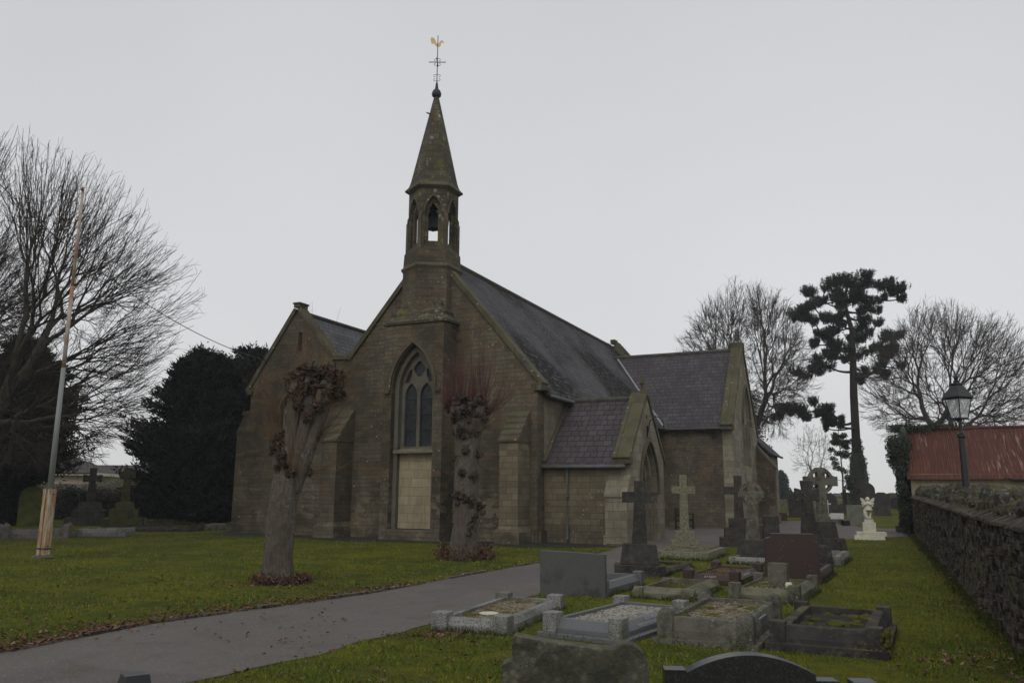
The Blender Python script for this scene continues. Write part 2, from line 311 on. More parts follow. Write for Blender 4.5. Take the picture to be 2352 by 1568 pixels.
# central projecting pier holding the west window and carrying the turret
PR=.92
b=MB(); hole=arch(4.35,.36,5.15,1.72,6.75)
b.slab([(3.15,0),(5.55,0),(5.55,7.5),(3.15,7.5)],[hole],(-PR,0,0),EY,EZ,(PR-.003,0,0)); chp(b,'window_pier',M_wall)
b=MB(); b.slab(archband(4.35,5.15,1.78,6.79,.09),[],(-PR-.1,0,0),EY,EZ,(.11,0,0)); b.box(-PR-.1,-PR+.02,3.22,3.42,5.02,5.16); b.box(-PR-.1,-PR+.02,5.28,5.48,5.02,5.16); chp(b,'hood_mould',M_dress,bevel=.015)
b=MB(); b.slab(archband(4.35,5.15,1.40,6.52,.155,z0=.37),[],(-PR+.22,0,0),EY,EZ,(.3,0,0)); chp(b,'window_surround',M_trac)
b=MB(); b.slab([(3.55,.38),(5.15,.38),(5.15,3.02),(3.55,3.02)],[],(-PR+.40,0,0),EY,EZ,(.3,0,0)); chp(b,'stone_panel',M_panel)
b=MB(); b.add([(-PR+.10,3.55,3.02),(-PR+.10,5.15,3.02),(-PR+.6,5.15,3.16),(-PR+.6,3.55,3.16),(-PR+.10,3.55,2.94),(-PR+.10,5.15,2.94),(-PR+.6,5.15,2.94),(-PR+.6,3.55,2.94)],[(0,1,2,3),(4,5,1,0),(5,6,2,1),(6,7,3,2),(7,4,0,3),(7,6,5,4)]); chp(b,'window_sill',M_ash)
WIN=MB()
outer=arch(4.35,3.1,5.15,1.42,6.53,10)
def lancet(c,w,z0,zs,zt): return arch(c,z0,zs,w,zt,6)
quat=[]
for k in range(24):
    t=k*2*PI/24; rr=.19+.055*abs(math.cos(2*t)); quat.append((4.35+rr*math.sin(t)*1.0,5.93+rr*math.cos(t)*1.15))
tri1=[(3.80,5.42),(3.90,5.72),(4.02,5.93),(4.02,5.62),(3.93,5.44)]; tri1=[(3.75,5.45),(3.93,5.86),(4.06,5.95),(4.04,5.66),(3.93,5.45)]
tri2=[(8.7-p[0],p[1]) for p in reversed(tri1)]
WIN.slab(outer,[lancet(4.035,.5,3.18,4.95,5.42),lancet(4.665,.5,3.18,4.95,5.42),list(reversed(quat)),tri1,tri2],(-PR+.42,0,0),EY,EZ,(.16,0,0))
wo_=chp(WIN,'west_window',M_trac,bevel=.012)
g=MB(); g.slab(arch(4.35,3.1,5.15,1.4,6.5,8),[],(-PR+.53,0,0),EY,EZ,(.012,0,0)); g.build('glass',M_glass,wo_)
g=MB()
for c in (4.035,4.665):
    for k in range(-9,30):
        for sgn in (1,-1):
            # diamond quarries, clipped to the light
            z=3.2+k*.16; y0,y1=c-.25,c+.25; za,zb=(z,z+.5*1.25) if sgn>0 else (z+.5*1.25,z)
            if min(za,zb)<3.18 or max(za,zb)>5.05: continue
            g.tube([(-PR+.52,y0,za),(-PR+.52,y1,zb)],.006,4)
    for z in (3.75,4.3,4.85): g.tube([(-PR+.5,c-.25,z),(-PR+.5,c+.25,z)],.012,4)
g.build('glazing_bars',M_lead,wo_)
# weathering above the pier
def frust(b,x0a,x0b,ya,yb,y2a,y2b,z0,z1,xin=0,lip=.09):
    b.add([(x0a,ya,z0),(x0a,yb,z0),(xin,yb,z0),(xin,ya,z0),(x0a,ya,z0+lip),(x0a,yb,z0+lip),(xin,yb,z0+lip),(xin,ya,z0+lip),(x0b,y2a,z1),(x0b,y2b,z1),(xin,y2b,z1),(xin,y2a,z1)],
     [(3,2,1,0),(0,1,5,4),(1,2,6,5),(2,3,7,6),(3,0,4,7),(4,5,9,8),(5,6,10,9),(6,7,11,10),(7,4,8,11),(8,9,10,11)])
b=MB()
frust(b,-1.0,-.78,3.04,5.66,3.3,5.4,7.5,7.86,-.01); frust(b,-.80,-.6,3.28,5.42,3.5,5.2,7.86,8.18,-.012); frust(b,-.62,-.42,3.48,5.22,3.66,5.04,8.18,8.5,-.014); frust(b,-.45,-.2,3.64,5.06,3.75,4.95,8.5,8.85,-.016)
chp(b,'pier_weathering',M_spire)
# hexagonal bell turret, centre (.2, 4.35), one face turned to the south-west
TC=(.2,4.35)
def hexring(r): return [(TC[0]-r*math.cos(k*PI/3),TC[1]-r*math.sin(k*PI/3)) for k in range(6)]
b=MB(); b.lathe([(1.09,7.6),(1.07,9.62)],6,(TC[0],TC[1],0),PI); b.lathe([(1.07,9.74),(1.04,10.28),(.90,10.5),(.80,10.51)],6,(TC[0],TC[1],0),PI)
chp(b,'turret_base',M_wall)
b=MB(); b.lathe([(1.07,9.56),(1.15,9.66),(1.14,9.72),(1.05,9.80)],6,(TC[0],TC[1],0),PI); chp(b,'string_course',M_dress); b=MB(); b.lathe([(.9,12.62),(1.10,12.74),(1.09,12.80),(.96,12.92)],6,(TC[0],TC[1],0),PI)
chp(b,'string_course',M_dress)
b=MB(); Rt=.93; hr=hexring(Rt)
hd=MB()
for k in range(6):
    p,q=Vector((*hr[k],0)),Vector((*hr[(k+1)%6],0)); w=(q-p).length; e1=(q-p)/w; c=(p+q)/2; inn=(Vector((*TC,0))-c).normalized()
    b.slab([(0,10.3),(w,10.3),(w,12.7),(0,12.7)],[arch(w/2,10.42,11.75,.60,12.36,6)],tuple(p),tuple(e1),EZ,tuple(inn*.11))
    # inner skin with trefoil-headed light
    hw=.18; tre=[(w/2-hw,10.66),(w/2+hw,10.66),(w/2+hw,11.72),(w/2+.10,11.78),(w/2+.16,11.88),(w/2+.13,11.97),(w/2+.07,11.97),(w/2+.07,12.05),(w/2,12.13),(w/2-.07,12.05),(w/2-.07,11.97),(w/2-.13,11.97),(w/2-.16,11.88),(w/2-.10,11.78),(w/2-hw,11.72)]
    o2=p+inn*.115+e1*.07; b.slab([(0,10.4),(w-.14,10.4),(w-.14,12.66),(0,12.66)],[[(x-.07,z) for x,z in tre]],tuple(o2),tuple(e1),EZ,tuple(inn*.1))
    hd.slab(archband(w/2,11.72,.62,12.36,.055),[],tuple(p-inn*.05),tuple(e1),EZ,tuple(inn*.06))
    v=Vector((hr[k][0]-TC[0],hr[k][1]-TC[1],0)).normalized(); t=Vector((-v.y,v.x,0)); base=Vector((*TC,0))+v*(Rt-.02)
    for (z0,z1,pr) in ((10.25,11.45,.09),(11.47,11.62,.06)):
        vs=[tuple(base+t*s*.07+v*o+Vector((0,0,z))) for s,o,z in ((-1,0,z0),(1,0,z0),(1,pr,z0),(-1,pr,z0),(-1,0,z1+.12),(1,0,z1+.12),(1,pr,z1),(-1,pr,z1))]
        hd.add(vs,[(3,2,1,0),(0,1,5,4),(1,2,6,5),(2,3,7,6),(3,0,4,7),(4,5,6,7)])
bel=chp(b,'bell_turret',M_spire); hd.build('arch_moulds',M_dress,bel)
b=MB(); b.lathe([(1.0,12.86),(.93,13.0),(.88,13.15),(.5,14.87),(.10,16.66),(.09,16.72)],6,(TC[0],TC[1],0),PI); b.tube([(TC[0]-.2,TC[1]+.1,15.9),(TC[0]-.26,TC[1]+.27,15.98)],.03,5); chp(b,'spire',M_spire)
b=MB(); b.lathe([(.09,16.66),(.17,16.72),(.19,16.82),(.15,16.94),(.07,17.02),(.05,17.2),(.03,17.3)],12,(TC[0],TC[1],0)); chp(b,'spire_finial',M_iron,smooth=True)
b=MB(); b.lathe([(.03,11.90),(.10,11.88),(.15,11.80),(.18,11.56),(.21,11.42),(.25,11.34),(.23,11.32)],16,(TC[0],TC[1],0)); b.tube([(TC[0],TC[1],11.4),(TC[0],TC[1],11.24)],.03,6)
bell=chp(b,'bell',M_iron,smooth=True); b=MB(); b.box(TC[0]-.08,TC[0]+.08,TC[1]-.7,TC[1]+.7,11.9,12.05); b.build('headstock',M_dark,bell)
# weathervane, its plane facing the south-west viewer
vd=Vector((-math.sin(R(26)),math.cos(R(26)),0)); vd=Vector((.42,-.9,0)).normalized()   # towards the right of the photo
V0=Vector((*TC,0))
b=MB(); b.tube([tuple(V0+Vector((0,0,17.2))),tuple(V0+Vector((0,0,19.3)))],.018,6)
b.tube([tuple(V0-vd*.33+Vector((0,0,18.16))),tuple(V0+vd*.33+Vector((0,0,18.16)))],.017,6)
v2=Vector((-vd.y,vd.x,0)); b.tube([tuple(V0-v2*.33+Vector((0,0,18.16))),tuple(V0+v2*.33+Vector((0,0,18.16)))],.017,6)
def curl(b,c,dx,dz,r=.07):
    pts=[]
    for i in range(9):
        t=i/8*1.6*PI; rr=r*(1-.06*i); pts.append(tuple(c+vd*dx*(r+ -rr*math.cos(t))+Vector((0,0,dz*rr*math.sin(t)))))
    b.tube(pts,.010,4)
for dx in (1,-1):
    for dz in (1,-1): curl(b,V0+Vector((0,0,18.16+dz*.09)),dx,dz,.07); curl(b,V0+Vector((0,0,17.5+dz*.08)),dx,dz,.075)
vane=chp(b,'weathervane',M_iron,smooth=True)
ck=[(-.02,0),(.08,.0),(.12,.06),(.12,.14),(.15,.2),(.2,.17),(.22,.14),(.24,.18),(.2,.25),(.15,.28),(.11,.26),(.07,.2),(.03,.13),(-.02,.13),(-.07,.19),(-.11,.3),(-.17,.38),(-.25,.4),(-.29,.34),(-.28,.24),(-.24,.12),(-.21,.1),(-.22,.17),(-.18,.12),(-.14,.14),(-.1,.05)]
b=MB(); b.slab([(x,z) for x,z in ck],[],tuple(V0+Vector((0,0,18.82))-v2*.008),tuple(vd),EZ,tuple(v2*.016)); b.build('cockerel',M_gold,vane)
# buttresses
def buttress(x,y0,y1,p,z1,z2,steps=4,name='buttress'):
    b=MB(); b.box(-p,.0,y0,y1,0,z1); b.box(-p-.12,0.001,y0-.1,y1+.1,0,.38); b.add([(-p-.12,y0-.1,.38),(-p-.12,y1+.1,.38),(0,y1+.1,.38),(0,y0-.1,.38),(-p-.001,y0-.001,.55),(-p-.001,y1+.001,.55),(0,y1+.001,.55),(0,y0-.001,.55)],[(0,1,5,4),(1,2,6,5),(3,0,4,7),(4,5,6,7)])
    o=chp(b,name,M_porch if x else M_wall)
    w=MB(); 
    for i in range(steps):
        a0,a1=i/steps,(i+1)/steps; za=z1+(z2-z1)*a0; zb=z1+(z2-z1)*a1; pa=p*(1-a0)+.07; pb=p*(1-a1)+.02
        w.add([(-pa,y0-.03,za),(-pa,y1+.03,za),(0,y1+.03,za),(0,y0-.03,za),(-pa,y0-.03,za+.07),(-pa,y1+.03,za+.07),(-pb,y0-.03,zb+.03),(-pb,y1+.03,zb+.03),(0,y1+.03,zb+.03),(0,y0-.03,zb+.03)],
         [(3,2,1,0),(0,1,5,4),(4,5,7,6),(6,7,8,9),(1,2,8,7,5),(0,4,6,9,3)])
    w.build('weathering',M_dress,o)
    return o
buttress(1,.28,.95,.95,3.25,4.3,5); buttress(0,7.42,8.1,1.0,3.4,4.6,4)
b=MB(); b.box(0.03,.75,12.5,13.12,0,3.9); b.box(-.06,.84,12.45,13.3,0,.4); b.add([(.03,12.5,3.9),(.75,12.5,3.9),(.75,13.17,3.9),(.03,13.17,3.9),(.03,12.5,4.65),(.75,12.5,4.65),(.75,12.82,4.6),(.03,12.82,4.6)],[(3,2,1,0),(0,1,5,4),(1,2,6,5),(2,3,7,6),(3,0,4,7),(4,5,6,7)]); b.box(-.02,.8,12.45,12.88,4.6,4.76); chp(b,'buttress',M_wall)
# aisle window and slit
b=MB(); b.slab(arch(10.45,3.0,4.6,.93,5.33,8),[arch(10.22,3.08,4.4,.34,4.75,5),arch(10.68,3.08,4.4,.34,4.75,5),[(10.45+.13*math.sin(k*PI/5),4.97+.13*math.cos(k*PI/5)) for k in range(10)][::-1]],(.16,0,0),EY,EZ,(.12,0,0)); o=chp(b,'aisle_window',M_ash)
g=MB(); g.slab(arch(10.45,3.0,4.6,.93,5.33,6),[],(.24,0,0),EY,EZ,(.012,0,0)); g.build('glass',M_glass,o)
b=MB(); b.slab(archband(10.45,4.6,1.02,5.4,.08),[],(-.08,0,0),EY,EZ,(.09,0,0)); chp(b,'hood_mould',M_dress)
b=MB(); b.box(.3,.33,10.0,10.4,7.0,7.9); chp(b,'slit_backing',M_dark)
# gutters
b=MB(); b.tube([(.5,-.30,sg(-.28)-.06),(15.6,-.30,sg(-.28)-.06)],.065,8); chp(b,'nave_gutter',M_gut,smooth=True)
b=MB(); roofslab(b,(.0,-.30,5.1),(.52,-.30,5.1),(.52,.2,5.25),(.0,.2,5.25)); chp(b,'eaves_stone',M_dress)
# ---- south transept
TX0,TX1,TY=15.9,24.1,-3.7; TCX=20.1; TZ=9.4; TS=(TZ-5.15)/(TCX-TX0)
b=MB(); b.slab([(TY+.5,0),(0,0),(0,4.98),(TY+.5,4.98)],[],(TX0,0,0),EY,EZ,(.5,0,0)); chp(b,'transept_wall',M_wall)
b=MB(); b.slab([(TY+.5,0),(0,0),(0,4.98),(TY+.5,4.98)],[],(TX1,0,0),EY,EZ,(-.5,0,0)); chp(b,'transept_wall',M_wall)
TW=20.4; tw=arch(TW,3.05,5.3,2.4,7.35,10)
b=MB(); b.slab([(TX0,0),(TX1,0),(TX1,4.95),(TCX,TZ+.1),(TX0,4.95)],[tw],(0,TY,0),EX,EZ,(0,.5,0)); chp(b,'transept_gable',M_ash)
b=MB(); b.slab(archband(TW,5.3,2.5,7.43,.1),[],(0,TY-.1,0),EX,EZ,(0,.11,0)); chp(b,'hood_mould',M_dress)
b=MB(); outer=arch(TW,3.05,5.3,2.38,7.33,10); hl=[arch(TW+d,3.15,zs,.60,zt,5) for d,zs,zt in ((-.75,5.0,5.5),(0,5.3,5.8),(.75,5.0,5.5))]+[[(TW+dx+.28*math.sin(k*PI/6),zz+.28*math.cos(k*PI/6)) for k in range(12)][::-1] for dx,zz in ((-.4,6.2),(.4,6.2))]
b.slab(outer,hl,(0,TY+.14,0),EX,EZ,(0,.14,0)); o=chp(b,'transept_window',M_ash)
g=MB(); g.slab(arch(TW,3.05,5.3,2.38,7.33,8),[],(0,TY+.24,0),EX,EZ,(0,.012,0)); g.build('glass',M_glass,o)
b=MB(); vy=lambda z:4.35-(10.42-z)/N1
# roof of the transept runs into the nave slope
def tslope(x): return TZ-abs(x-TCX)*TS
x0=TX0-.3; z0=tslope(x0)
b.add([(x0,TY+.1,z0),(x0,vy(z0)+.05,z0),(TCX,vy(TZ)+.05,TZ),(TCX,TY+.1,TZ),(x0,TY+.1,z0-.09),(x0,vy(z0)+.05,z0-.09),(TCX,vy(TZ)+.05,TZ-.1),(TCX,TY+.1,TZ-.1)],[(0,1,2,3),(7,6,5,4),(0,4,5,1),(1,5,6,2),(2,6,7,3),(3,7,4,0)])
chp(b,'transept_roof',M_slateT)
b=MB(); x1=TX1+.3; b.add([(x1,TY+.1,z0),(x1,0.3,z0),(TCX,vy(TZ)+.05,TZ),(TCX,TY+.1,TZ),(x1,TY+.1,z0-.09),(x1,.3,z0-.09),(TCX,vy(TZ)+.05,TZ-.1),(TCX,TY+.1,TZ-.1)],[(3,2,1,0),(4,5,6,7),(0,4,5,1),(1,5,6,2),(2,6,7,3),(3,7,4,0)]); chp(b,'transept_roof',M_slateT)
b=MB(); b.tube([(TCX,TY,TZ+.02),(TCX,vy(TZ)+.1,TZ+.02)],.11,8); chp(b,'ridge_tiles',M_ridge)
b=MB(); beam(b,(x0+.02,vy(z0),z0+.01),(TCX,vy(TZ),TZ+.01),.10,.03,(0,-1,0)); chp(b,'valley_flashing',M_flash)
b=MB(); beam(b,(TX0-.16,TY-.07,4.86),(TCX,TY-.07,TZ+.12),.62,.2,(0,1,0)); beam(b,(TX1+.16,TY-.07,4.86),(TCX,TY-.07,TZ+.12),.62,.2,(0,1,0)); b.box(TX0-.2,TX0+.12,TY-.1,TY+.62,4.74,4.98); b.box(TCX-.25,TCX+.25,TY-.1,TY+.6,TZ+.1,TZ+.42); chp(b,'transept_coping',M_cope,bevel=.02)
b=MB(); b.tube([(x0-.03,TY+.5,z0-.05),(x0-.03,.0,z0-.05)],.06,8)
for k in range(5): b.box(TX0-.2,TX0,-.5-k*.62,-.44-k*.62,4.73,4.79)
chp(b,'transept_gutter',M_black,smooth=False)
b=MB(); b.tube([(TX0-.06,TY+.9,4.45),(TX0-.001,TY+.9,4.45)],.13,12); chp(b,'wall_vent',M_dark)
# south-east transept buttress
b=MB(); b.add([(23.45,TY,0),(24.2,TY,0),(24.2,TY-.95,0),(23.45,TY-.95,0),(23.45,TY,4.3),(24.2,TY,4.3),(24.2,TY-.95,3.1),(23.45,TY-.95,3.1)],[(3,2,1,0),(0,1,5,4),(1,2,6,5),(2,3,7,6),(3,0,4,7),(4,5,6,7)]); b.box(23.35,24.3,TY-1.1,TY,0,.5); o=chp(b,'buttress',M_wall)
w=MB(); beam(w,(23.4,TY-1.0,3.03),(23.4,TY,4.33),.85,.1,(1,0,0)); w.build('weathering',M_dress,o)
# vestry beyond
b=MB(); b.box(25.7,30,-4.1,0,0,4.1); chp(b,'vestry_wall',M_ash)
b=MB(); roofslab(b,(25.4,-4.32,4.02),(30.2,-4.32,4.02),(30.2,-2.0,6.3),(25.4,-2.0,6.3)); roofslab(b,(25.4,.25,4.02),(30.2,.25,4.02),(30.2,-2.01,6.3),(25.4,-2.01,6.3)); b.add([(25.68,-4.1,4.1),(25.68,.0,4.1),(25.68,-2.0,6.15)],[(0,1,2)]); chp(b,'vestry_roof',M_slateT)
b=MB(); b.tube([(25.3,-4.37,3.96),(30.2,-4.37,3.96)],.07,6); chp(b,'vestry_gutter',M_black)
b=MB(); b.box(XE+.5,34,1.2,7.5,0,5); b.add([(XE+.5,1,5),(34,1,5),(34,7.7,5),(XE+.5,7.7,5),(XE+.5,4.35,8.8),(34,4.35,8.8)],[(0,1,5,4),(2,3,4,5),(1,2,5),(3,0,4),(3,2,1,0)]); chp(b,'chancel',M_wall)
# ---- south porch (children of the church, drawn together)
PX0,PX1,PY=.6,4.9,-3.0; PC=2.75; PZ=4.9; PS=(PZ-2.75)/(PC-PX0)
b=MB(); b.slab([(PY+.45,0),(0,0),(0,2.75),(PY+.45,2.75)],[],(PX0,0,0),EY,EZ,(.4,0,0)); chp(b,'porch_wall',M_porch)
b=MB(); b.slab([(PY+.45,0),(0,0),(0,2.75),(PY+.45,2.75)],[],(PX1,0,0),EY,EZ,(-.4,0,0)); chp(b,'porch_wall',M_wall)
dc=2.85
b=MB(); b.slab([(PX0,0),(PX1,0),(PX1,2.8),(PC,PZ+.12),(PX0,2.8)],[arch(dc,-.0,1.75,2.1,3.35,9)],(0,PY,0),EX,EZ,(0,.16,0)); chp(b,'porch_gable',M_ash)
b=MB(); b.slab([(PX0,0),(PX1,0),(PX1,2.7),(PC,PZ),(PX0,2.7)],[arch(dc,0,1.7,1.76,3.14,9)],(0,PY+.165,0),EX,EZ,(0,.14,0)); b.slab([(PX0+.01,0),(PX1-.01,0),(PX1-.01,2.7),(PC,PZ),(PX0+.01,2.7)],[arch(dc,0,1.7,1.46,2.96,9)],(0,PY+.31,0),EX,EZ,(0,.14,0)); chp(b,'door_arch',M_ash)
b=MB(); b.slab(archband(dc,1.75,2.2,3.42,.10,n=9),[],(0,PY-.09,0),EX,EZ,(0,.1,0)); b.box(dc-1.24,dc-1.05,PY-.1,PY+.01,1.6,1.76); b.box(dc+1.05,dc+1.24,PY-.1,PY+.01,1.6,1.76); chp(b,'hood_mould',M_dress)
b=MB(); b.slab(arch(2.85,0,1.6,1.4,2.7,6),[],(0,-.06,0),EX,EZ,(0,.05,0)); o=chp(b,'porch_door',M_dark)
def px(x): return PZ-abs(x-PC)*PS
for s in (0,1):
    xe=PX0-.22 if s==0 else PX1+.22
    b=MB(); roofslab(b,(xe,PY+.1,px(xe)),(xe,-.003,px(xe)),(PC,-.003,PZ),(PC,PY+.1,PZ)); chp(b,'porch_roof',M_slateP)
b=MB(); b.tube([(PC,PY+.1,PZ+.02),(PC,0,PZ+.02)],.10,8); chp(b,'ridge_tiles',M_ridge)
b=MB(); beam(b,(PX0-.14,-.14,px(PX0-.14)+.02),(PC,-.14,PZ+.03),.13,.07,(0,1,0)); chp(b,'porch_verge',M_dress)
b=MB(); beam(b,(PX0-.14,PY-.06,2.66),(PC,PY-.06,PZ+.12),.58,.15,(0,1,0)); beam(b,(PX1+.14,PY-.06,2.66),(PC,PY-.06,PZ+.12),.42,.15,(0,1,0)); b.box(PX0-.18,PX0+.08,PY-.08,PY+.56,2.56,2.8); chp(b,'porch_coping',M_cope,bevel=.015)
b=MB(); b.box(PC-.17,PC+.17,PY-.04,PY+.3,PZ+.1,PZ+.28,tap=.03); b.box(PC-.05,PC+.05,PY+.08,PY+.18,PZ+.26,PZ+.85); b.box(PC-.2,PC+.2,PY+.085,PY+.175,PZ+.52,PZ+.62); b.blob((PC,PY+.13,PZ+.57),(.12,.06,.12),1,.1); chp(b,'cross_finial',M_cope,bevel=.02)
b=MB(); b.tube([(PX0-.26,PY+.1,px(PX0-.22)-.06),(PX0-.26,0.0,px(PX0-.22)-.06)],.055,8); chp(b,'porch_gutter',M_gut,smooth=True)
b=MB(); y=-.86; b.tube([(PX0-.2,y,2.52),(PX0-.09,y,2.3),(PX0-.09,y,.2),(PX0-.22,y,.1)],.042,8)
for z in (.5,1.5,2.2): b.tube([(PX0-.09,y,z),(PX0-.09,y,z+.06)],.055,8)
chp(b,'downpipe',M_gut)
b=MB(); b.box(PX0-.45,PX0+.02,PY,PY+.72,0,1.55); b.box(PX0-.5,PX0+.02,PY-.05,PY+.77,0,.3); b.add([(PX0-.5,PY-.02,1.5),(PX0,PY-.02,1.5),(PX0,PY+.74,1.5),(PX0-.5,PY+.74,1.5),(PX0-.5,PY-.02,1.6),(PX0,PY-.02,2.2),(PX0,PY+.74,2.2),(PX0-.5,PY+.74,1.6)],[(3,2,1,0),(0,1,5,4),(1,2,6,5),(2,3,7,6),(3,0,4,7),(4,5,6,7)]); chp(b,'buttress',M_ash)
# lamp on the porch gable
b=MB(); b.box(PC-.05,PC+.05,PY-.05,PY,3.55,3.95); b.tube([(PC,PY-.04,3.7),(PC+.02,PY-.1,4.1),(PC+.05,PY-.3,4.28),(PC+.08,PY-.5,4.2),(PC+.09,PY-.58,4.0)],.018,6); b.lathe([(.03,.14),(.05,.1),(.06,.04),(.17,0),(.16,-.01)],12,(PC+.09,PY-.58,3.84)); b.box(PC-.05,PC+.05,PY-.03,PY,4.2,4.32); chp(b,'porch_lamp',M_black)
# ------------------------------------------------------------- ground
def sm(n,c,**k): return mk(n,c,**k)
M_ground=mk('turf',(.066,.084,.012),[dict(s=.45,lo=.42,hi=.62,c=(.165,.158,.012),f=.8),dict(s=2.2,lo=.45,hi=.68,c=(.18,.165,.012),f=.55),dict(s=6,lo=.5,hi=.7,c=(.018,.026,.005),f=.55),dict(s=30,lo=.35,hi=.7,c=(.02,.028,.004),f=.5),dict(s=.7,lo=.58,hi=.70,c=(.05,.038,.018),f=.7),dict(s=3.3,lo=.58,hi=.66,c=(.05,.06,.03),f=.5)],1,(35,.03),spec=.1)
M_path=mk('tarmac',(.120,.105,.093),[dict(s=.5,lo=.4,hi=.7,c=(.155,.134,.124),f=.7),dict(t='cell',s=.33,lo=.62,hi=.66,c=(.095,.083,.08),f=.5),dict(s=2.5,lo=.5,hi=.75,c=(.078,.067,.063),f=.6),dict(s=1.1,lo=.60,hi=.68,c=(.075,.07,.035),f=.5),dict(s=9,lo=.58,hi=.7,c=(.17,.155,.145),f=.4),dict(s=90,lo=.45,hi=.75,c=(.05,.045,.045),f=.5,det=2),dict(t='cell',s=60,lo=.93,hi=.97,c=(.26,.24,.22),f=.5)],.72,(110,.005),spec=.3)
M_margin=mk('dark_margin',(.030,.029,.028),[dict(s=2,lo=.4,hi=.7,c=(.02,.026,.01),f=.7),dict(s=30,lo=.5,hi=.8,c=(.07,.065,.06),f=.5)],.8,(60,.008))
def poly(name,pts,z,mat,kind='structure',step=None):
    b=MB(); tri=tessellate_polygon([[Vector((p[0],p[1],0)) for p in pts]]); b.add([(p[0],p[1],z+hgt(*p)) for p in pts],[tuple(t) for t in tri]); o=b.build(name,mat); tag(o,kind=kind)
    me=o.data
    if me.polygons and me.polygons[0].normal.z<0: me.flip_normals()
    return o
ys=[-40,-10,0]+[2+i*2 for i in range(30)]+[66,70,74,77,80,100,150,250,420,900]; xs=[-700,-300,-150,-80]+[-60+i*4 for i in range(31)]+[80,150,300,700]
b=MB(); b.add([(x,y,hgt(x,y)) for y in ys for x in xs],[(j*len(xs)+i,j*len(xs)+i+1,(j+1)*len(xs)+i+1,(j+1)*len(xs)+i) for j in range(len(ys)-1) for i in range(len(xs)-1)])
tag(b.build('ground',M_ground),kind='structure')
def wob(pts,amp=.05,seg=.35):
    out=[]
    for a,c in zip(pts,pts[1:]+pts[:1]):
        d=math.hypot(c[0]-a[0],c[1]-a[1]); n=max(1,min(60,int(d/seg)))
        for i in range(n):
            t=i/n; x=a[0]+(c[0]-a[0])*t; y=a[1]+(c[1]-a[1])*t
            q=mnoise.noise(Vector((x*1.7,y*1.7,0)))*amp+mnoise.noise(Vector((x*6,y*6,3)))*amp*.4; out.append((x+q,y-q*.6))
    return out
def cw_(u,v): return (.868+math.sin(AL)*u-math.cos(AL)*v,27.177+math.cos(AL)*u+math.sin(AL)*v)
# path: left edge then along the church, then back on the grave side
PATH=[(-9,4.5),(-6.3,7.2),(-5.07,8.55),(-4.5,10.2),(-3.75,11.35),(-3,12.4),(-2.25,13.6),(-1.6,14.95),(-.7,16.9),(.15,18.6),(1.0,20.2),(1.9,21.9),(2.7,23.6),(3.2,24.9),(3.3,27.2),cw_(6,.2),cw_(16.1,.2),cw_(16.1,-3.5),cw_(24.0,-3.5),cw_(24.4,-4.7),(16.5,53),(18.0,53),(19.6,47),(17.9,42.7),(18.6,41.0),(20,38.6),(17.6,35.0),(16.9,34.0),(15.4,33.0),(14.1,32.1),(12.5,31.0),(11.3,30.6),(9.0,28.6),(7.4,26.9),(5.8,25.4),(4.6,23.2),(3.5,20.6),(2.4,17.8),(1.6,15.9),(.75,14.2),(-.15,12.4),(-.95,10.5),(-1.95,8.5),(-2.75,7.2),(-4.2,5.2),(-6,3)]
pp=wob(PATH,.10); poly('path',pp,.006,M_path)
C0=Vector((.868,27.177,0)); U=Vector((math.sin(AL),math.cos(AL),0)); Vv=Vector((-math.cos(AL),math.sin(AL),0))
def cw(u,v): p=C0+U*u+Vv*v; return (p.x,p.y)
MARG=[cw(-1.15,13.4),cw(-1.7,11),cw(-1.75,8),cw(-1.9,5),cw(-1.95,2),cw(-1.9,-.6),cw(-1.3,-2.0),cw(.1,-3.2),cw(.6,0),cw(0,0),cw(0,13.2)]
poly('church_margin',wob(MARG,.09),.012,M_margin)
# stone edging of the path, left side
M_edge=mk('edging_stone',(.12,.11,.085),[dict(s=8,lo=.4,hi=.7,c=(.05,.05,.03),f=.8)],.9,(30,.01))
b=MB(); L_=PATH[2:13]
for a,c in zip(L_[:-1],L_[1:]):
    d=Vector((c[0]-a[0],c[1]-a[1],0)); n=int(d.length/.55)+1
    for i in range(n):
        if random.random()<.35: continue
        p=Vector((a[0],a[1],0))+d*(i/n); q=Vector((a[0],a[1],0))+d*((i+.93)/n); nn=Vector((-d.y,d.x,0)).normalized()
        o=mnoise.noise(p*1.7)*.04; h=.035+.015*random.random()
        vs=[tuple(x+nn*(s*.035+o)+Vector((0,0,z))) for z in (-.02,h) for x,s in ((p,-1),(q,-1),(q,1),(p,1))]
        b.add(vs,[(3,2,1,0),(4,5,6,7),(0,1,5,4),(1,2,6,5),(2,3,7,6),(3,0,4,7)])
tag(b.build('path_edging',M_edge),kind='structure')
b=MB(); b.lathe([(.0,.0),(.36,.0),(.34,.05),(.3,.055),(0.01,.055)],20,(3.35,26.2,.005)); tag(b.build('manhole_cover',mk('rusty_iron',(.09,.065,.055),[dict(s=9,lo=.4,hi=.7,c=(.05,.04,.04),f=.7)],.8,(40,.01))),'round rusty cover in the tarmac before the porch','manhole cover')

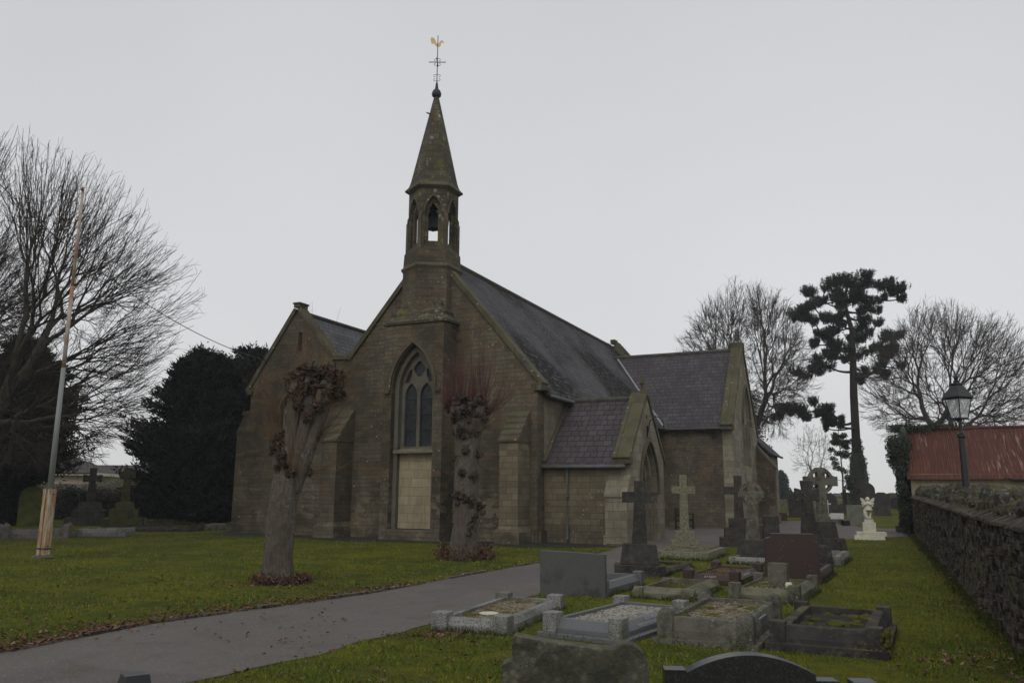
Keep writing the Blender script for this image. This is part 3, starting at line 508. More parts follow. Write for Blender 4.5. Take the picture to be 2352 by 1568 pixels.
# ------------------------------------------------------------- graveyard
M_gran=mk('speckled_granite',(.20,.195,.18),[dict(t='cell',s=130,lo=.5,hi=.9,c=(.36,.35,.34),f=.7),dict(t='cell',s=90,lo=.75,hi=.8,c=(.05,.05,.05),f=.8),dict(s=3,lo=.45,hi=.65,c=(.07,.08,.045),f=.7),lichen(9,(.4,.42,.33),.7,(2,.5,.6))],.75,(60,.004))
M_grey=mk('grey_granite',(.100,.103,.108),[dict(t='cell',s=120,lo=.3,hi=.9,c=(.145,.148,.153),f=.6),dict(s=2,lo=.55,hi=.7,c=(.07,.075,.06),f=.6),dict(s=9,lo=.6,hi=.75,c=(.09,.1,.05),f=.5)],.5,(80,.002),spec=.45)
M_old=mk('weathered_limestone',(.125,.118,.093),[dict(s=4,lo=.42,hi=.62,c=(.040,.041,.032),f=.8),dict(s=11,lo=.5,hi=.66,c=(.19,.185,.14),f=.6),dict(t='voro',s=13,lo=.26,hi=.1,c=(.33,.34,.26),f=.6,**{'and':(2.5,.45,.58)}),dict(t='voro',s=45,lo=.3,hi=.12,c=(.28,.29,.22),f=.75,**{'and':(7,.46,.58)}),dict(s=5,lo=.5,hi=.62,c=(.06,.075,.015),f=.75,up=(.2,.8))],.95,(34,.02))
M_dk=mk('dark_weathered_stone',(.052,.048,.043),[dict(s=3,lo=.4,hi=.62,c=(.02,.019,.018),f=.8),dict(s=10,lo=.55,hi=.7,c=(.11,.105,.085),f=.6),dict(t='voro',s=20,lo=.26,hi=.1,c=(.20,.20,.16),f=.65,**{'and':(4,.5,.6)}),dict(s=9,lo=.5,hi=.72,c=(.085,.080,.060),f=.6),dict(s=4,lo=.5,hi=.62,c=(.13,.11,.015),f=.75,up=(.35,.9))],.92,(30,.02))
M_moss=mk('mossy_stone',(.155,.148,.105),[dict(s=3,lo=.42,hi=.64,c=(.07,.07,.045),f=.8),dict(s=8,lo=.5,hi=.62,c=(.10,.098,.04),f=.6),lichen(12,(.42,.42,.36),.8,(3,.5,.6))],.95,(34,.015))
M_rust=mk('rustic_pale_granite',(.235,.225,.15),[dict(s=22,lo=.4,hi=.65,c=(.11,.10,.06),f=.75,b=.02),dict(s=3,lo=.5,hi=.7,c=(.16,.155,.08),f=.6),dict(t='cell',s=70,lo=.7,hi=.9,c=(.33,.32,.26),f=.5)],.95,(18,.05))
M_red=mk('red_granite',(.036,.022,.018),[dict(t='cell',s=110,lo=.2,hi=.95,c=(.062,.034,.028),f=.8),dict(t='cell',s=80,lo=.8,hi=.85,c=(.03,.02,.02),f=.8),dict(s=2.5,lo=.5,hi=.7,c=(.04,.026,.022),f=.7),lichen(14,(.2,.17,.13),.5,(3,.5,.6))],.55,(70,.002),spec=.4)
M_redp=mk('pink_granite',(.23,.12,.11),[dict(t='cell',s=110,lo=.3,hi=.95,c=(.3,.18,.165),f=.6),dict(s=4,lo=.5,hi=.7,c=(.12,.06,.05),f=.6)],.4,spec=.45)
M_blk=mk('polished_black_granite',(.012,.0125,.014),[dict(t='cell',s=150,lo=.6,hi=.95,c=(.045,.047,.05),f=.7),dict(s=120,lo=.5,hi=.7,c=(.03,.03,.033),f=.5)],.28,spec=.5)
M_white=mk('white_marble',(.56,.54,.43),[dict(s=5,lo=.45,hi=.7,c=(.36,.36,.2),f=.6),dict(s=14,lo=.5,hi=.7,c=(.62,.61,.55),f=.5)],.6)
M_letter=mk('inscription_paint',(.36,.37,.38),[dict(s=40,lo=.5,hi=.7,c=(.2,.2,.2),f=.5)],.8)
M_chipw=mk('marble_chippings',(.36,.35,.30),[dict(t='cell',s=55,lo=0,hi=1,c=(.14,.13,.11),f=.8),dict(s=3,lo=.56,hi=.7,c=(.13,.11,.03),f=.5)],.85)
M_chipb=mk('stained_chippings',(.26,.24,.18),[dict(t='cell',s=55,lo=0,hi=1,c=(.12,.10,.075),f=.8),dict(s=5,lo=.48,hi=.58,c=(.12,.085,.02),f=.8),dict(s=8,lo=.55,hi=.62,c=(.13,.07,.035),f=.7)],.9)
M_soil=mk('dark_soil',(.032,.029,.027),[dict(s=5,lo=.5,hi=.6,c=(.06,.055,.045),f=.6),dict(s=3,lo=.56,hi=.66,c=(.07,.08,.012),f=.8)],1,(40,.03))
M_mosstuft=mk('moss_tuft',(.075,.085,.012),[dict(s=20,lo=.4,hi=.7,c=(.15,.14,.02),f=.6)],1,(60,.03))
GRAVES=[]
def stones(b,x0,x1,y0,y1,z,n,r,seed=1,flat=.5):
    rg=np.random.default_rng(seed); c=np.stack([rg.uniform(x0,x1,n),rg.uniform(y0,y1,n),z+rg.uniform(0,r*.8,n)],1)
    base=np.array([(1,0,0),(-1,0,0),(0,1,0),(0,-1,0),(0,0,flat),(0,0,-flat)],float); F=np.array([(0,2,4),(2,1,4),(1,3,4),(3,0,4),(2,0,5),(1,2,5),(3,1,5),(0,3,5)])
    for i in range(n):
        t=rg.uniform(0,2*PI); q=r*rg.uniform(.5,1.3); sx=rg.uniform(.7,1.3); ct,st=math.cos(t),math.sin(t); tilt=rg.uniform(-.5,.5)
        v=base*[sx,1/sx,1]*q; v=np.stack([v[:,0]*ct-v[:,1]*st,v[:,0]*st+v[:,1]*ct,v[:,2]+v[:,0]*tilt],1)+c[i]; b.add(v,[tuple(f) for f in F])
def kerbset(name,label,FR,w,l,h,mat,yaw=27,posts=.34,pw=.17,pm=None,fill=None,fillz=.16,rail=.13,bevelrail=.05,ptop='flat',group=None,pmini=False,tilt=0,nst=1500,sides='FBLR',moss=0,base=.0,cat='grave kerb',slabmat=None):
    a=R(yaw); # local x to the right, y away from the camera
    ex=Vector((math.cos(a),-math.sin(a),0)); ey=Vector((math.sin(a),math.cos(a),0)); fc=Vector((FR[0],FR[1],0))-ex*w/2
    T=thing(name,label,cat,tuple(fc),-a,group); 
    if tilt: T.rotation_euler=(R(tilt),R(tilt*.7),-a)
    GRAVES.append((fc,ex,ey,w,l))
    b=MB(); X=w/2
    def rl(p0,p1,inn):
        p0,p1,inn=Vector(p0),Vector(p1),Vector(inn); vs=[]
        for p in (p0,p1):
            for q,z in ((0,-.05),(0,h*.5),(bevelrail,h*.98),(rail,h),(rail,-.05)): vs.append(tuple(p+inn*q+Vector((0,0,z))))
        b.add(vs,[(0,1,2,3,4),(9,8,7,6,5)]+[(i,(i+1)%5,(i+1)%5+5,i+5) for i in range(5)])
    g=pw*.5
    if 'F' in sides: rl((-X+g,.03,0),(X-g,.03,0),(0,1,0))
    if 'B' in sides: rl((X-g,l-.03,0),(-X+g,l-.03,0),(0,-1,0))
    if 'L' in sides: rl((-X+.02,l-g,0),(-X+.02,g,0),(1,0,0))
    if 'R' in sides: rl((X-.02,g,0),(X-.02,l-g,0),(-1,0,0))
    if base: b.box(-X-.06,X+.06,-.06,l+.06,-.05,base)
    b.build('kerb',mat,T,bevel=.008)
    if posts:
        for (x,y) in ((-X,0),(X-pw,0),(-X,l-pw),(X-pw,l-pw)):
            p=MB(); x-=.012*(1 if x<0 else -1)
            if ptop=='flat': p.box(x,x+pw,y-.012,y+pw,-.05,posts)
            elif ptop=='round':
                cx,cy=x+pw/2,y+pw/2; q=pw/2*.98; 
                for k_,(sc,z0,z1) in enumerate(((1,-.05,posts*.78),(1,posts*.78,posts*.9))): pass
                p.add([(cx+q*s*sx,cy+q*s*sy,z) for s,z in ((1,-.05),(1,posts*.74),(.86,posts*.88),(.5,posts*.97),(.1,posts)) for sx,sy in ((-1,-1),(1,-1),(1,1),(-1,1))],[(3,2,1,0),(16,17,18,19)]+[(i*4+j,i*4+(j+1)%4,(i+1)*4+(j+1)%4,(i+1)*4+j) for i in range(4) for j in range(4)])
            else:
                cx,cy=x+pw/2,y+pw/2; q=pw/2; p.add([(cx+q*s*sx,cy+q*s*sy,z) for s,z in ((.97,-.05),(1,posts*.8),(.08,posts)) for sx,sy in ((-1,-1),(1,-1),(1,1),(-1,1))],[(3,2,1,0),(8,9,10,11)]+[(i*4+j,i*4+(j+1)%4,(i+1)*4+(j+1)%4,(i+1)*4+j) for i in range(2) for j in range(4)])
            p.build('corner_post',pm or mat,T,bevel=.01)
    if fill:
        i0=-X+rail*.6; 
        p=MB(); n=12; m=20
        p.add([(i0+(2*-i0)*i/n,.1+(l-.2)*j/m,fillz+.02*mnoise.noise(Vector((i*.5,j*.5,fc.x)))) for j in range(m+1) for i in range(n+1)],[(j*(n+1)+i,j*(n+1)+i+1,(j+1)*(n+1)+i+1,(j+1)*(n+1)+i) for j in range(m) for i in range(n)])
        if nst: stones(p,i0+.06,-i0-.06,.14,l-.14,fillz-.003,nst,.018,int(abs(fc.x)*100)+3)
        p.build('chippings' if nst else 'soil_bed',fill,T,norm=False)
    if moss:
        p=MB(); rg=random.Random(int(fc.x*50))
        for k in range(moss): r=rg.uniform(.03,.08); p=MB(); p.blob((rg.uniform(-X+.15,X-.15),rg.uniform(.2,l-.2),fillz+.005),(r*1.3,r,r*.45),2,.3,2.5,k); p.build('moss_tuft',M_mosstuft,T,smooth=True)
    return T
def letters(txt,size,T,loc,rot,mat=M_letter,ext=.001,align='CENTER'):
    cu=bpy.data.curves.new('inscription','FONT'); cu.body=txt; cu.size=size; cu.extrude=ext; cu.align_x=align; cu.space_line=.95
    o=bpy.data.objects.new('tmp',cu); COL.objects.link(o); dg=bpy.context.evaluated_depsgraph_get(); me=bpy.data.meshes.new_from_object(o.evaluated_get(dg)); bpy.data.objects.remove(o)
    q=bpy.data.objects.new('inscription',me); COL.objects.link(q); me.materials.clear(); me.materials.append(mat); q.parent=T; q.location=loc; q.rotation_euler=rot; return q
GA=kerbset('kerbed_grave','speckled granite grave surround beside the path with chipping and moss infill',(-.03,9.72),.95,2.3,.15,M_gran,20,.21,.2,fill=M_chipb,fillz=.10,nst=1800,moss=4)
b=MB(); b.lathe([(.0,0),(.12,0),(.12,.012),(0,.014)],20,(-.05,.75,.115)); b.build('pale_disc',M_white,GA)
GB=kerbset('kerbed_grave','smooth grey granite grave surround filled with clean white chippings',(1.21,9.2),.98,2.0,.20,M_grey,33,.265,.17,pm=M_gran,fill=M_chipw,fillz=.15,nst=2200,bevelrail=.07,base=.05)
letters('ALSO WILLIAM C. LANE\nWHO ENTERED REST MAY 27TH AGED 80',.058,GB,(.98/2-.045,1.05,.163),(R(65),0,R(90)))
GC=kerbset('kerbed_grave','lichen-blotched grave surround with round-topped posts and stained chippings',(2.54,8.89),1.02,2.1,.28,M_old,26,.37,.18,fill=M_chipb,fillz=.22,nst=1700,ptop='round',moss=6,base=.06)
b=MB(); b.box(1.02/2-.045,1.02/2-.016,.6,1.05,.14,.24); b.build('name_plate',M_grey,GC)
GD=kerbset('kerbed_grave','dark crumbling grave surround with soil and moss cushions, nearest the wall',(3.72,8.5),1.08,1.95,.25,M_dk,27,.29,.16,fill=M_soil,fillz=.17,nst=0,moss=18,rail=.16,base=.08)
b=MB(); rg=random.Random(4)
for k in range(60): b.blob((.55+rg.uniform(-.03,.05),.0+rg.uniform(-.02,.35)*rg.random(),rg.uniform(.0,.26)),(.03,.03,.03),1,.3,2,k)
b.build('ivy_moss',M_mosstuft,GD)
GG=kerbset('kerbed_grave','low mossy stone surround with sloping sides and no posts',(2.77,12.79),.98,1.85,.17,M_moss,27,0,.0,fill=M_ground,fillz=.07,nst=0,moss=10,bevelrail=.12,rail=.16)
GI=kerbset('kerbed_grave','stone surround with short posts holding a square flower stone',(4.28,12.49),1.03,2.0,.2,M_moss,28,.27,.17,pm=M_old,fill=M_chipb,fillz=.14,nst=900,bevelrail=.1,moss=10)
b=MB(); b.box(-.15,.15,-.1,.1,0,.42,tap=.0); o=b.build('vase_stone',M_old,None,bevel=.012); o.location=(4.33,13.55,.1); o.rotation_euler=(0,0,-R(27)); tag(o,'square grey flower stone inside the kerbed grave with short posts','memorial vase')
b=MB(); b.lathe([(0,0),(.05,.0),(.06,.06),(.045,.1),(0,.1)],12,(4.38,13.22,.15)); tag(b.build('memorial_pot',M_white,smooth=True),'tiny white pot before the square flower stone','flower pot')
GJ=kerbset('kerbed_grave','red granite grave surround with pointed corner posts and AT REST on front',(4.06,14.95),1.0,2.2,.17,M_red,28,.3,.18,fill=mk('red_gravel',(.13,.075,.05),[dict(t='cell',s=40,lo=0,hi=1,c=(.06,.035,.025),f=.8),dict(s=5,lo=.5,hi=.6,c=(.1,.09,.02),f=.7)],.95),fillz=.13,nst=900,ptop='point',bevelrail=.09,moss=4)
letters('AT REST',.06,GJ,(-.02,.055,.115),(R(48),0,0))
letters('IN LOVING MEMORY',.06,GJ,(.5-.055,1.0,.115),(R(48),0,R(90)))
GE=kerbset('kerbed_grave','plain grey granite surround behind the upright grey slab',(1.5,13.3),.98,1.95,.2,M_grey,27,.25,.16,fill=M_ground,fillz=.05,nst=0,moss=4)
GR=kerbset('kerbed_grave','dark red granite surround behind the large red headstone',(5.78,15.5),1.0,2.0,.2,M_red,27,.0,.02,fill=M_ground,fillz=.1,nst=0)
GK=kerbset('kerbed_grave','pale rough granite kerb round the pale rustic cross',(4.85,20.4),1.35,2.5,.2,M_rust,24,.0,.02,fill=M_chipw,fillz=.06,nst=300,bevelrail=.02)
GL=kerbset('kerbed_grave','low grey kerb round the nearer ringed cross',(6.15,19.2),1.15,2.3,.16,M_gran,27,0,.02,fill=M_ground,fillz=.05,nst=0)
GM=kerbset('kerbed_grave','old kerb with bright moss bed behind the squat dark cross',(3.05,16.6),1.0,2.2,.12,M_dk,27,0,.02,fill=M_ground,fillz=.06,nst=0,moss=20)
GN=kerbset('kerbed_grave','grey kerb running back from the tall ringed cross on the right',(7.6,19.2),1.1,2.3,.22,M_gran,27,0,.02,fill=M_ground,fillz=.08,nst=0,moss=5)

def upright(name,label,cat,loc,yaw,prof,th,mat,base=None,tilt=0,bev=.012,group=None,parts=None):
    """headstone: outline prof in (x,z), thickness th, optional base (w,d,h)"""
    z=hgt(loc[0],loc[1]); T=thing(name,label,cat,(loc[0],loc[1],z),-R(yaw),group); T.rotation_euler=(R(tilt),0,-R(yaw))
    b=MB(); z0=base[2] if base else 0
    b.slab([(x,zz+z0) for x,zz in prof],[],(0,-th/2,-.0),EX,EZ,(0,th,0)); b.build('stone',mat,T,bevel=bev)
    if base:
        b=MB(); b.box(-base[0]/2,base[0]/2,-base[1]/2,base[1]/2,-.08,base[2]); b.build('plinth',mat,T,bevel=.01)
    return T
def rect(w,h,sh=0,sw=0):
    X=w/2
    if not sh: return [(-X,-.1),(X,-.1),(X,h),(-X,h)]
    return [(-X,-.1),(X,-.1),(X,h-sh),(X-sw,h-sh),(X-sw,h),(-X+sw,h),(-X+sw,h-sh),(-X,h-sh)]
def rnd(w,h,rise,n=12,shoulder=0):
    X=w/2; p=[(-X,-.1),(X,-.1),(X,h-rise)]; x2=X-shoulder
    for i in range(n+1):
        t=PI*i/n; p.append((x2*math.cos(t),h-rise+rise*math.sin(t)))
    p.append((-X,h-rise)); q=[]
    for a in p:
        if not q or abs(a[0]-q[-1][0])+abs(a[1]-q[-1][1])>1e-4:q.append(a)
    return q
# big slabs
T=upright('headstone','upright plain grey granite slab standing close to the path','headstone',(1.0,13.38),17,[(-.53,-.1),(.53,-.1),(.53,.66),(-.53,.70)],.13,mk('slab_granite',(.078,.078,.076),[dict(t='cell',s=110,lo=.3,hi=.9,c=(.105,.106,.104),f=.5),dict(s=4,lo=.5,hi=.62,c=(.045,.045,.038),f=.85,zr=(.55,.15)),dict(s=18,lo=.5,hi=.7,c=(.06,.066,.06),f=.4)],.8,(60,.003)),bev=.008)
T=upright('headstone','big dark red granite headstone with small stepped shoulders','headstone',(5.2,15.45),12,[(-.52,-.1),(.52,-.1),(.46,.4),(.47,.74),(.40,.76),(.40,.9),(-.37,.9),(-.37,.84),(-.47,.80),(-.47,.4)],.16,M_red,bev=.01)
# near stones, backs to the camera
hs=[(-.36,-.8),(.34,-.8),(.34,-.25)]
pr=[(-.40,-1.0),(.35,-1.0),(.35,-.16)]+[(.245+.105*math.cos(t),-.15+.12*math.sin(t)) for t in [0,.35,.7,1.05,1.4,1.75,2.0]]+[(.17,-.058),(.05,-.052),(-.1,-.036),(-.3,-.008),(-.335,-.0),(-.348,-.02),(-.348,-.12),(-.37,-.128),(-.40,-.14)]
T=upright('headstone','mottled lichened headstone back with rolled right shoulder, nearest the camera','headstone',(.35,4.3),4,[(x*.97,z+.9) for x,z in pr],.12,mk('mottled_stone',(.082,.078,.062),[dict(t='voro',s=22,lo=.45,hi=.2,c=(.20,.19,.14),f=.65,**{'and':(4,.35,.55)}),dict(t='voro',s=60,lo=.4,hi=.15,c=(.25,.24,.17),f=.6,**{'and':(11,.45,.55)}),dict(s=8,lo=.45,hi=.62,c=(.028,.029,.022),f=.8),dict(s=3,lo=.5,hi=.65,c=(.05,.052,.03),f=.6),dict(s=9,lo=.4,hi=.6,c=(.13,.13,.07),f=.7,up=(.4,.9))],.95,(55,.012)),bev=.02)
arc=[]
for i in range(17):
    t=-1+2*i/16; arc.append((-.315*t+.0,.815-.085*t*t))
pb=[(-.425,-.1),(.425,-.1),(.425,.735-.03),(.335-.0,.735-.03)]+[(x,z) for x,z in arc]+[(-.335,.72),(-.425,.735)]
pb=[(-.425,-.1),(.425,-.1),(.425,.70),(.318,.70)]+arc+[(-.318,.74),(-.425,.74)]
T=upright('headstone','polished black granite headstone with low curved top and square shoulders','headstone',(1.2,4.3),3,pb,.10,M_blk,bev=.006)
b=MB(); b.box(-.06,.06,-.06,.06,0,.68); o=b.build('grave_post',M_blk,bevel=.006); o.location=(1.79,4.35,0); o.rotation_euler=(0,0,R(-4)); tag(o,'short black granite post right of the black curved headstone','grave post')
T=thing('bollard','square black bollard at the near edge of the path','bollard',(-1.9,4.35,0),R(38)); b=MB(); b.box(-.062,.062,-.062,.062,-.05,.64); b.build('post',M_black,T,bevel=.004); b=MB(); b.box(-.066,.066,-.066,.066,.641,.69,tap=.010); b.build('cap',M_black,T,bevel=.003)
b=MB(); b.box(-.14,.14,-.3,.35,-.02,.14); o=b.build('kerb_fragment',M_moss,bevel=.03); o.location=(.93,5.45,0); o.rotation_euler=(0,0,R(-20)); tag(o,'mossy kerb stone left of the black curved headstone','kerb stone')

def cross_prof(h,w,arm,zt,flare=0,tw=.0):
    a=arm/2; W2=w/2; zb=zt-arm; t=tw
    return [(-a-t,0),(a+t,0),(a,zb),(W2,zb-flare),(W2,zt+flare),(a,zt),(a+flare*.6,h),(-a-flare*.6,h),(-a,zt),(-W2,zt+flare),(-W2,zb-flare),(-a,zb)]
def stepped_cross(label,loc,yaw,mat,steps,h,w,arm,zt,th,ring=None,flare=0,tw=.03,lean=0,stepmat=None,taper=None):
    z=hgt(*loc); T=thing('memorial_cross',label,'memorial cross',(loc[0],loc[1],z),-R(yaw)); T.rotation_euler=(0,R(lean),-R(yaw))
    zz=-.06
    for i,(sw,sd,sh,tp) in enumerate(steps):
        b=MB(); b.box(-sw/2,sw/2,-sd/2,sd/2,zz,zz+sh+(.06 if i==0 else 0),tap=tp); zz+=sh+(.06 if i==0 else 0); b.build('step',stepmat or mat,T,bevel=.015)
    b=MB(); b.slab([(x,q+zz-.01) for x,q in cross_prof(h,w,arm,zt,flare,tw)],[],(0,-th/2,0),EX,EZ,(0,th,0)); o=b.build('cross',mat,T,bevel=.012)
    if ring:
        zc=zt-arm/2+zz; ro,ri=ring; n=28; b=MB()
        for k in range(4):
            pts=[]; a0=k*PI/2+math.asin(min(.99,arm/2/ro))*.9; a1=(k+1)*PI/2-math.asin(min(.99,arm/2/ro))*.9
            ang=[a0+(a1-a0)*i/6 for i in range(7)]
            pts=[(ro*math.cos(t),zc+ro*math.sin(t)) for t in ang]+[(ri*math.cos(t),zc+ri*math.sin(t)) for t in reversed(ang)]
            b=MB(); b.slab(pts,[],(0,-th*.36,0),EX,EZ,(0,th*.72,0)); b.build('ring_arc',mat,T,bevel=.008)
    return T
stepped_cross('squat dark cross topped with yellow moss on a tapering base',(2.58,16.75),8,M_dk,[(1.0,.55,.22,0),(.78,.45,.40,.06)],1.25,.70,.21,1.03,.18,tw=.05,lean=1)
stepped_cross('pale rough-hewn granite cross on three steps',(4.5,21.5),12,M_rust,[(.92,.7,.25,0),(.72,.55,.2,0),(.5,.4,.22,0)],1.44,.60,.19,1.15,.16,tw=.03)
stepped_cross('lichened ringed cross on a rock-faced base behind the red kerb',(5.97,20.5),12,M_old,[(.88,.6,.52,.13)],1.42,.62,.16,1.18,.15,ring=(.29,.21),tw=.10,stepmat=M_dk)
stepped_cross('mossy plain cross on three dark steps beside the tarmac',(7.28,26.4),12,M_dk,[(1.25,.9,.28,0),(.95,.7,.3,0),(.65,.5,.28,0)],1.35,.9,.24,1.0,.2,tw=.03)
stepped_cross('broad dark cross with flared arms rising behind the red headstone',(7.0,19.5),4,M_dk,[(.9,.6,.45,.05)],1.5,.55,.22,1.28,.15,flare=.045,tw=.09)
stepped_cross('tallest ringed cross with flared arms on a dark block',(8.28,22.0),-8,M_old,[(1.0,.7,.5,.06),(.6,.5,.42,.05)],1.42,.92,.2,1.16,.17,ring=(.35,.27),flare=.03,tw=.05,stepmat=M_dk)
T=thing('memorial_block','dark tapering memorial block at the foot of the transept','memorial',(9.6,30.6,0),R(-15)); b=MB(); b.box(-.3,.3,-.25,.25,0,.85,tap=.04); b.build('block',M_dk,T,bevel=.02); b=MB(); b.box(-.55,-.302,-.2,.2,0,.5); b.build('side_block',M_dk,T,bevel=.02)

# angel
T=thing('angel_statue','white marble child angel on a pedestal and broad base','statue',(13.35,30.9,0),R(-20))
b=MB(); b.box(-.55,.5,-.4,.4,-.02,.14,tap=.02); b.box(-.46,.56,-.34,.4,.14,.27); b.build('base',M_white,T,bevel=.008)
b=MB(); b.box(-.22,.22,-.2,.2,.27,.62); b.box(-.155,.155,-.15,.15,.62,.73); b.build('pedestal',M_white,T,bevel=.006)
b=MB(); 
b.lathe([(.02,1.41),(.06,1.38),(.10,1.3),(.11,1.2),(.155,1.08),(.165,1.06),(.02,1.06)][::-1],14,(0.01,0,0)) # tunic
for x,y in ((-.06,.0),(.07,.02)): b.tube([(x,y,1.1),(x*1.05,y-.0,.95),(x*.9,y,.82),(x,y-.03,.76)],[.05,.042,.034,.04],8)
b.tube([(-.09,-.03,1.08),(-.10,-.05,.92),(-.07,-.06,.8),(.04,-.08,.76),(.13,-.06,.78)],[.07,.075,.07,.06,.035],9)
for s in (-1,1): b.tube([(s*.10,0,1.34),(s*.12,-.07,1.24),(s*.04,-.12,1.28),(0,-.12,1.33)],[.035,.03,.026,.02],7)
b.blob((.01,0,1.455),(.072,.078,.085),2,.05); b.blob((.01,.025,1.475),(.08,.075,.075),2,.12,3); b.blob((.01,-.078,1.445),(.012,.014,.02),1,0)
b.tube([(.01,0,1.34),(.01,0,1.42)],.035,8)
figo=b.build('figure',M_white,T,smooth=True)
for s in (-1,1):
    w=[(0,1.2),(.04,1.38),(.12,1.46),(.2,1.52),(.245,1.52),(.235,1.43),(.19,1.36),(.2,1.34),(.225,1.33),(.21,1.28),(.17,1.27),(.2,1.24),(.18,1.19),(.12,1.17),(.05,1.15)]
    b=MB(); b.slab([(s*x+.01,z) for x,z in w],[],(0,.06,0),EX,EZ,(0,.03,0)); b.build('wing',M_white,T,bevel=.006)
# far stones
def Pd(px,D): return ((px-1176)/1893.*D,D)
upright('headstone','pale grey rectangular headstone left of the white angel','headstone',Pd(1967,45),20,rect(1.0,1.1),.14,mk('pale_headstone',(.17,.175,.15),[dict(s=3,lo=.45,hi=.65,c=(.09,.10,.05),f=.7)],.9,(40,.004)))
gp='dark rounded headstones at the back of the churchyard'
gothic=lambda w,h:[(x,z) for x,z in arch(0,-.1,h*.72,w,h,7)]
upright('headstone','dark round-topped headstone right of the white angel','headstone',Pd(2026,58),20,gothic(1.05,1.5),.16,M_dk,(1.2,.4,.1),group=gp)
upright('headstone','dark headstone with one humped shoulder, left of the flared cross','headstone',Pd(1830,56),16,[(-.5,-.1),(.45,-.1),(.5,1.2),(.75,1.18),(.75,1.28),(.3,1.36),(.05,1.5),(-.05,1.5),(-.3,1.42),(-.48,1.2),(-.53,.9)],.2,M_dk,(1.3,.5,.12),group=gp)
upright('headstone','dark domed headstone behind the small white cross','headstone',Pd(1904,60),20,rnd(1.25,1.45,.62),.2,M_dk,group=gp)
upright('headstone','large dark headstone half hidden by the pine trunk','headstone',Pd(1989,64),20,gothic(1.5,1.9),.2,M_dk,(1.8,.5,.15),group=gp)
upright('headstone','faint grey headstone behind the dark round-topped one','headstone',Pd(2052,72),20,rnd(1.3,1.0,.3),.2,M_old,group=gp)
def simple_cross(label,loc,h,w,arm,mat,yaw=20,base=(.5,.4,.15)):
    z=hgt(*loc); T=thing('memorial_cross',label,'memorial cross',(loc[0],loc[1],z),-R(yaw)); b=MB(); b.slab([(x,q+base[2]) for x,q in cross_prof(h,w,arm,h*.78,0,.0)],[],(0,-arm/2,0),EX,EZ,(0,arm,0)); b.build('cross',mat,T,bevel=.01); b=MB(); b.box(-base[0]/2,base[0]/2,-base[1]/2,base[1]/2,-.05,base[2]); b.build('step',mat,T,bevel=.01)
simple_cross('small white cross in front of the dark domed headstone',Pd(1902,57),.95,.42,.1,mk('white_paint_stone',(.5,.5,.45),[dict(s=5,lo=.5,hi=.7,c=(.35,.35,.28),f=.5)],.8))
simple_cross('dark slender cross on a block left of the pine trunk',Pd(1944,66),1.15,.62,.16,M_dk,base=(.9,.6,.35))
b=MB(); b.box(-.35,.35,-.1,.1,.28,.6); T=thing('memorial_plaque','small white slanted plaque on a grey base behind the tarmac','memorial',(*Pd(1922,47),0),R(-20)); b.build('plaque',M_white if 0 else mk('white_plaque',(.55,.55,.56),[dict(t='voro',s=3,lo=.3,hi=.2,c=(.35,.34,.34),f=.4)],.5),T,bevel=.01); b=MB(); b.box(-.48,.48,-.3,.3,-.02,.278); b.build('base',M_old,T,bevel=.01)
b=MB(); b.lathe([(.02,0),(.2,.0),(.25,.12),(.24,.24),(.26,.3),(.2,.31)],14,(*Pd(1940,44.5),0)); tag(b.build('grave_vase',M_blk,smooth=True),'low black vase on the grass beside the pale headstone','vase')
b=MB(); b.box(-.3,.3,-.2,.2,0,.5); b.box(-.35,.35,-.3,.3,-.05,.02); o=b.build('headstone',M_red,bevel=.02); x,y=Pd(1795,52); o.location=(x,y,0); tag(o,'low red headstone just right of the transept buttress','headstone')
T=thing('planter','dark planter with rust-red plants at the shed end','planter',(*Pd(2083,37),0),R(-20)); b=MB(); b.box(-.5,.15,-.3,.3,0,.28); b.build('trough',M_dk,T,bevel=.01); b=MB()
rg=random.Random(3)
for k in range(40): b.blob((rg.uniform(-.35,.1),rg.uniform(-.2,.2),.3+rg.uniform(0,.2)),(.06,.05,.07),1,.4,2,k)
b.build('plants',mk('rust_leaves',(.12,.04,.02),[dict(s=12,lo=.4,hi=.6,c=(.06,.03,.015),f=.7)],.9),T)
rg=random.Random(11)
for i,(px_,D) in enumerate(((1806,64),(1822,70),(1885,66),(1958,74),(2060,66),(2072,78),(1870,78),(1932,60))):
    w=rg.uniform(.7,1.0); h=rg.uniform(.6,.95); lab=['squat grey stone beyond the red one','small distant stone left of the ringed crosses','distant grey stone glimpsed between the crosses','small far stone beside the pine','far stone near the ivied shed','farthest stone near the ivied shed','far stone in the middle of the cemetery','pale rounded stone by the black vase'][i]
    upright('headstone',lab,'headstone',Pd(px_,D),20,rnd(w,h,.2),.14,[M_old,M_dk,M_gran][i%3],group='small stones far across the cemetery')

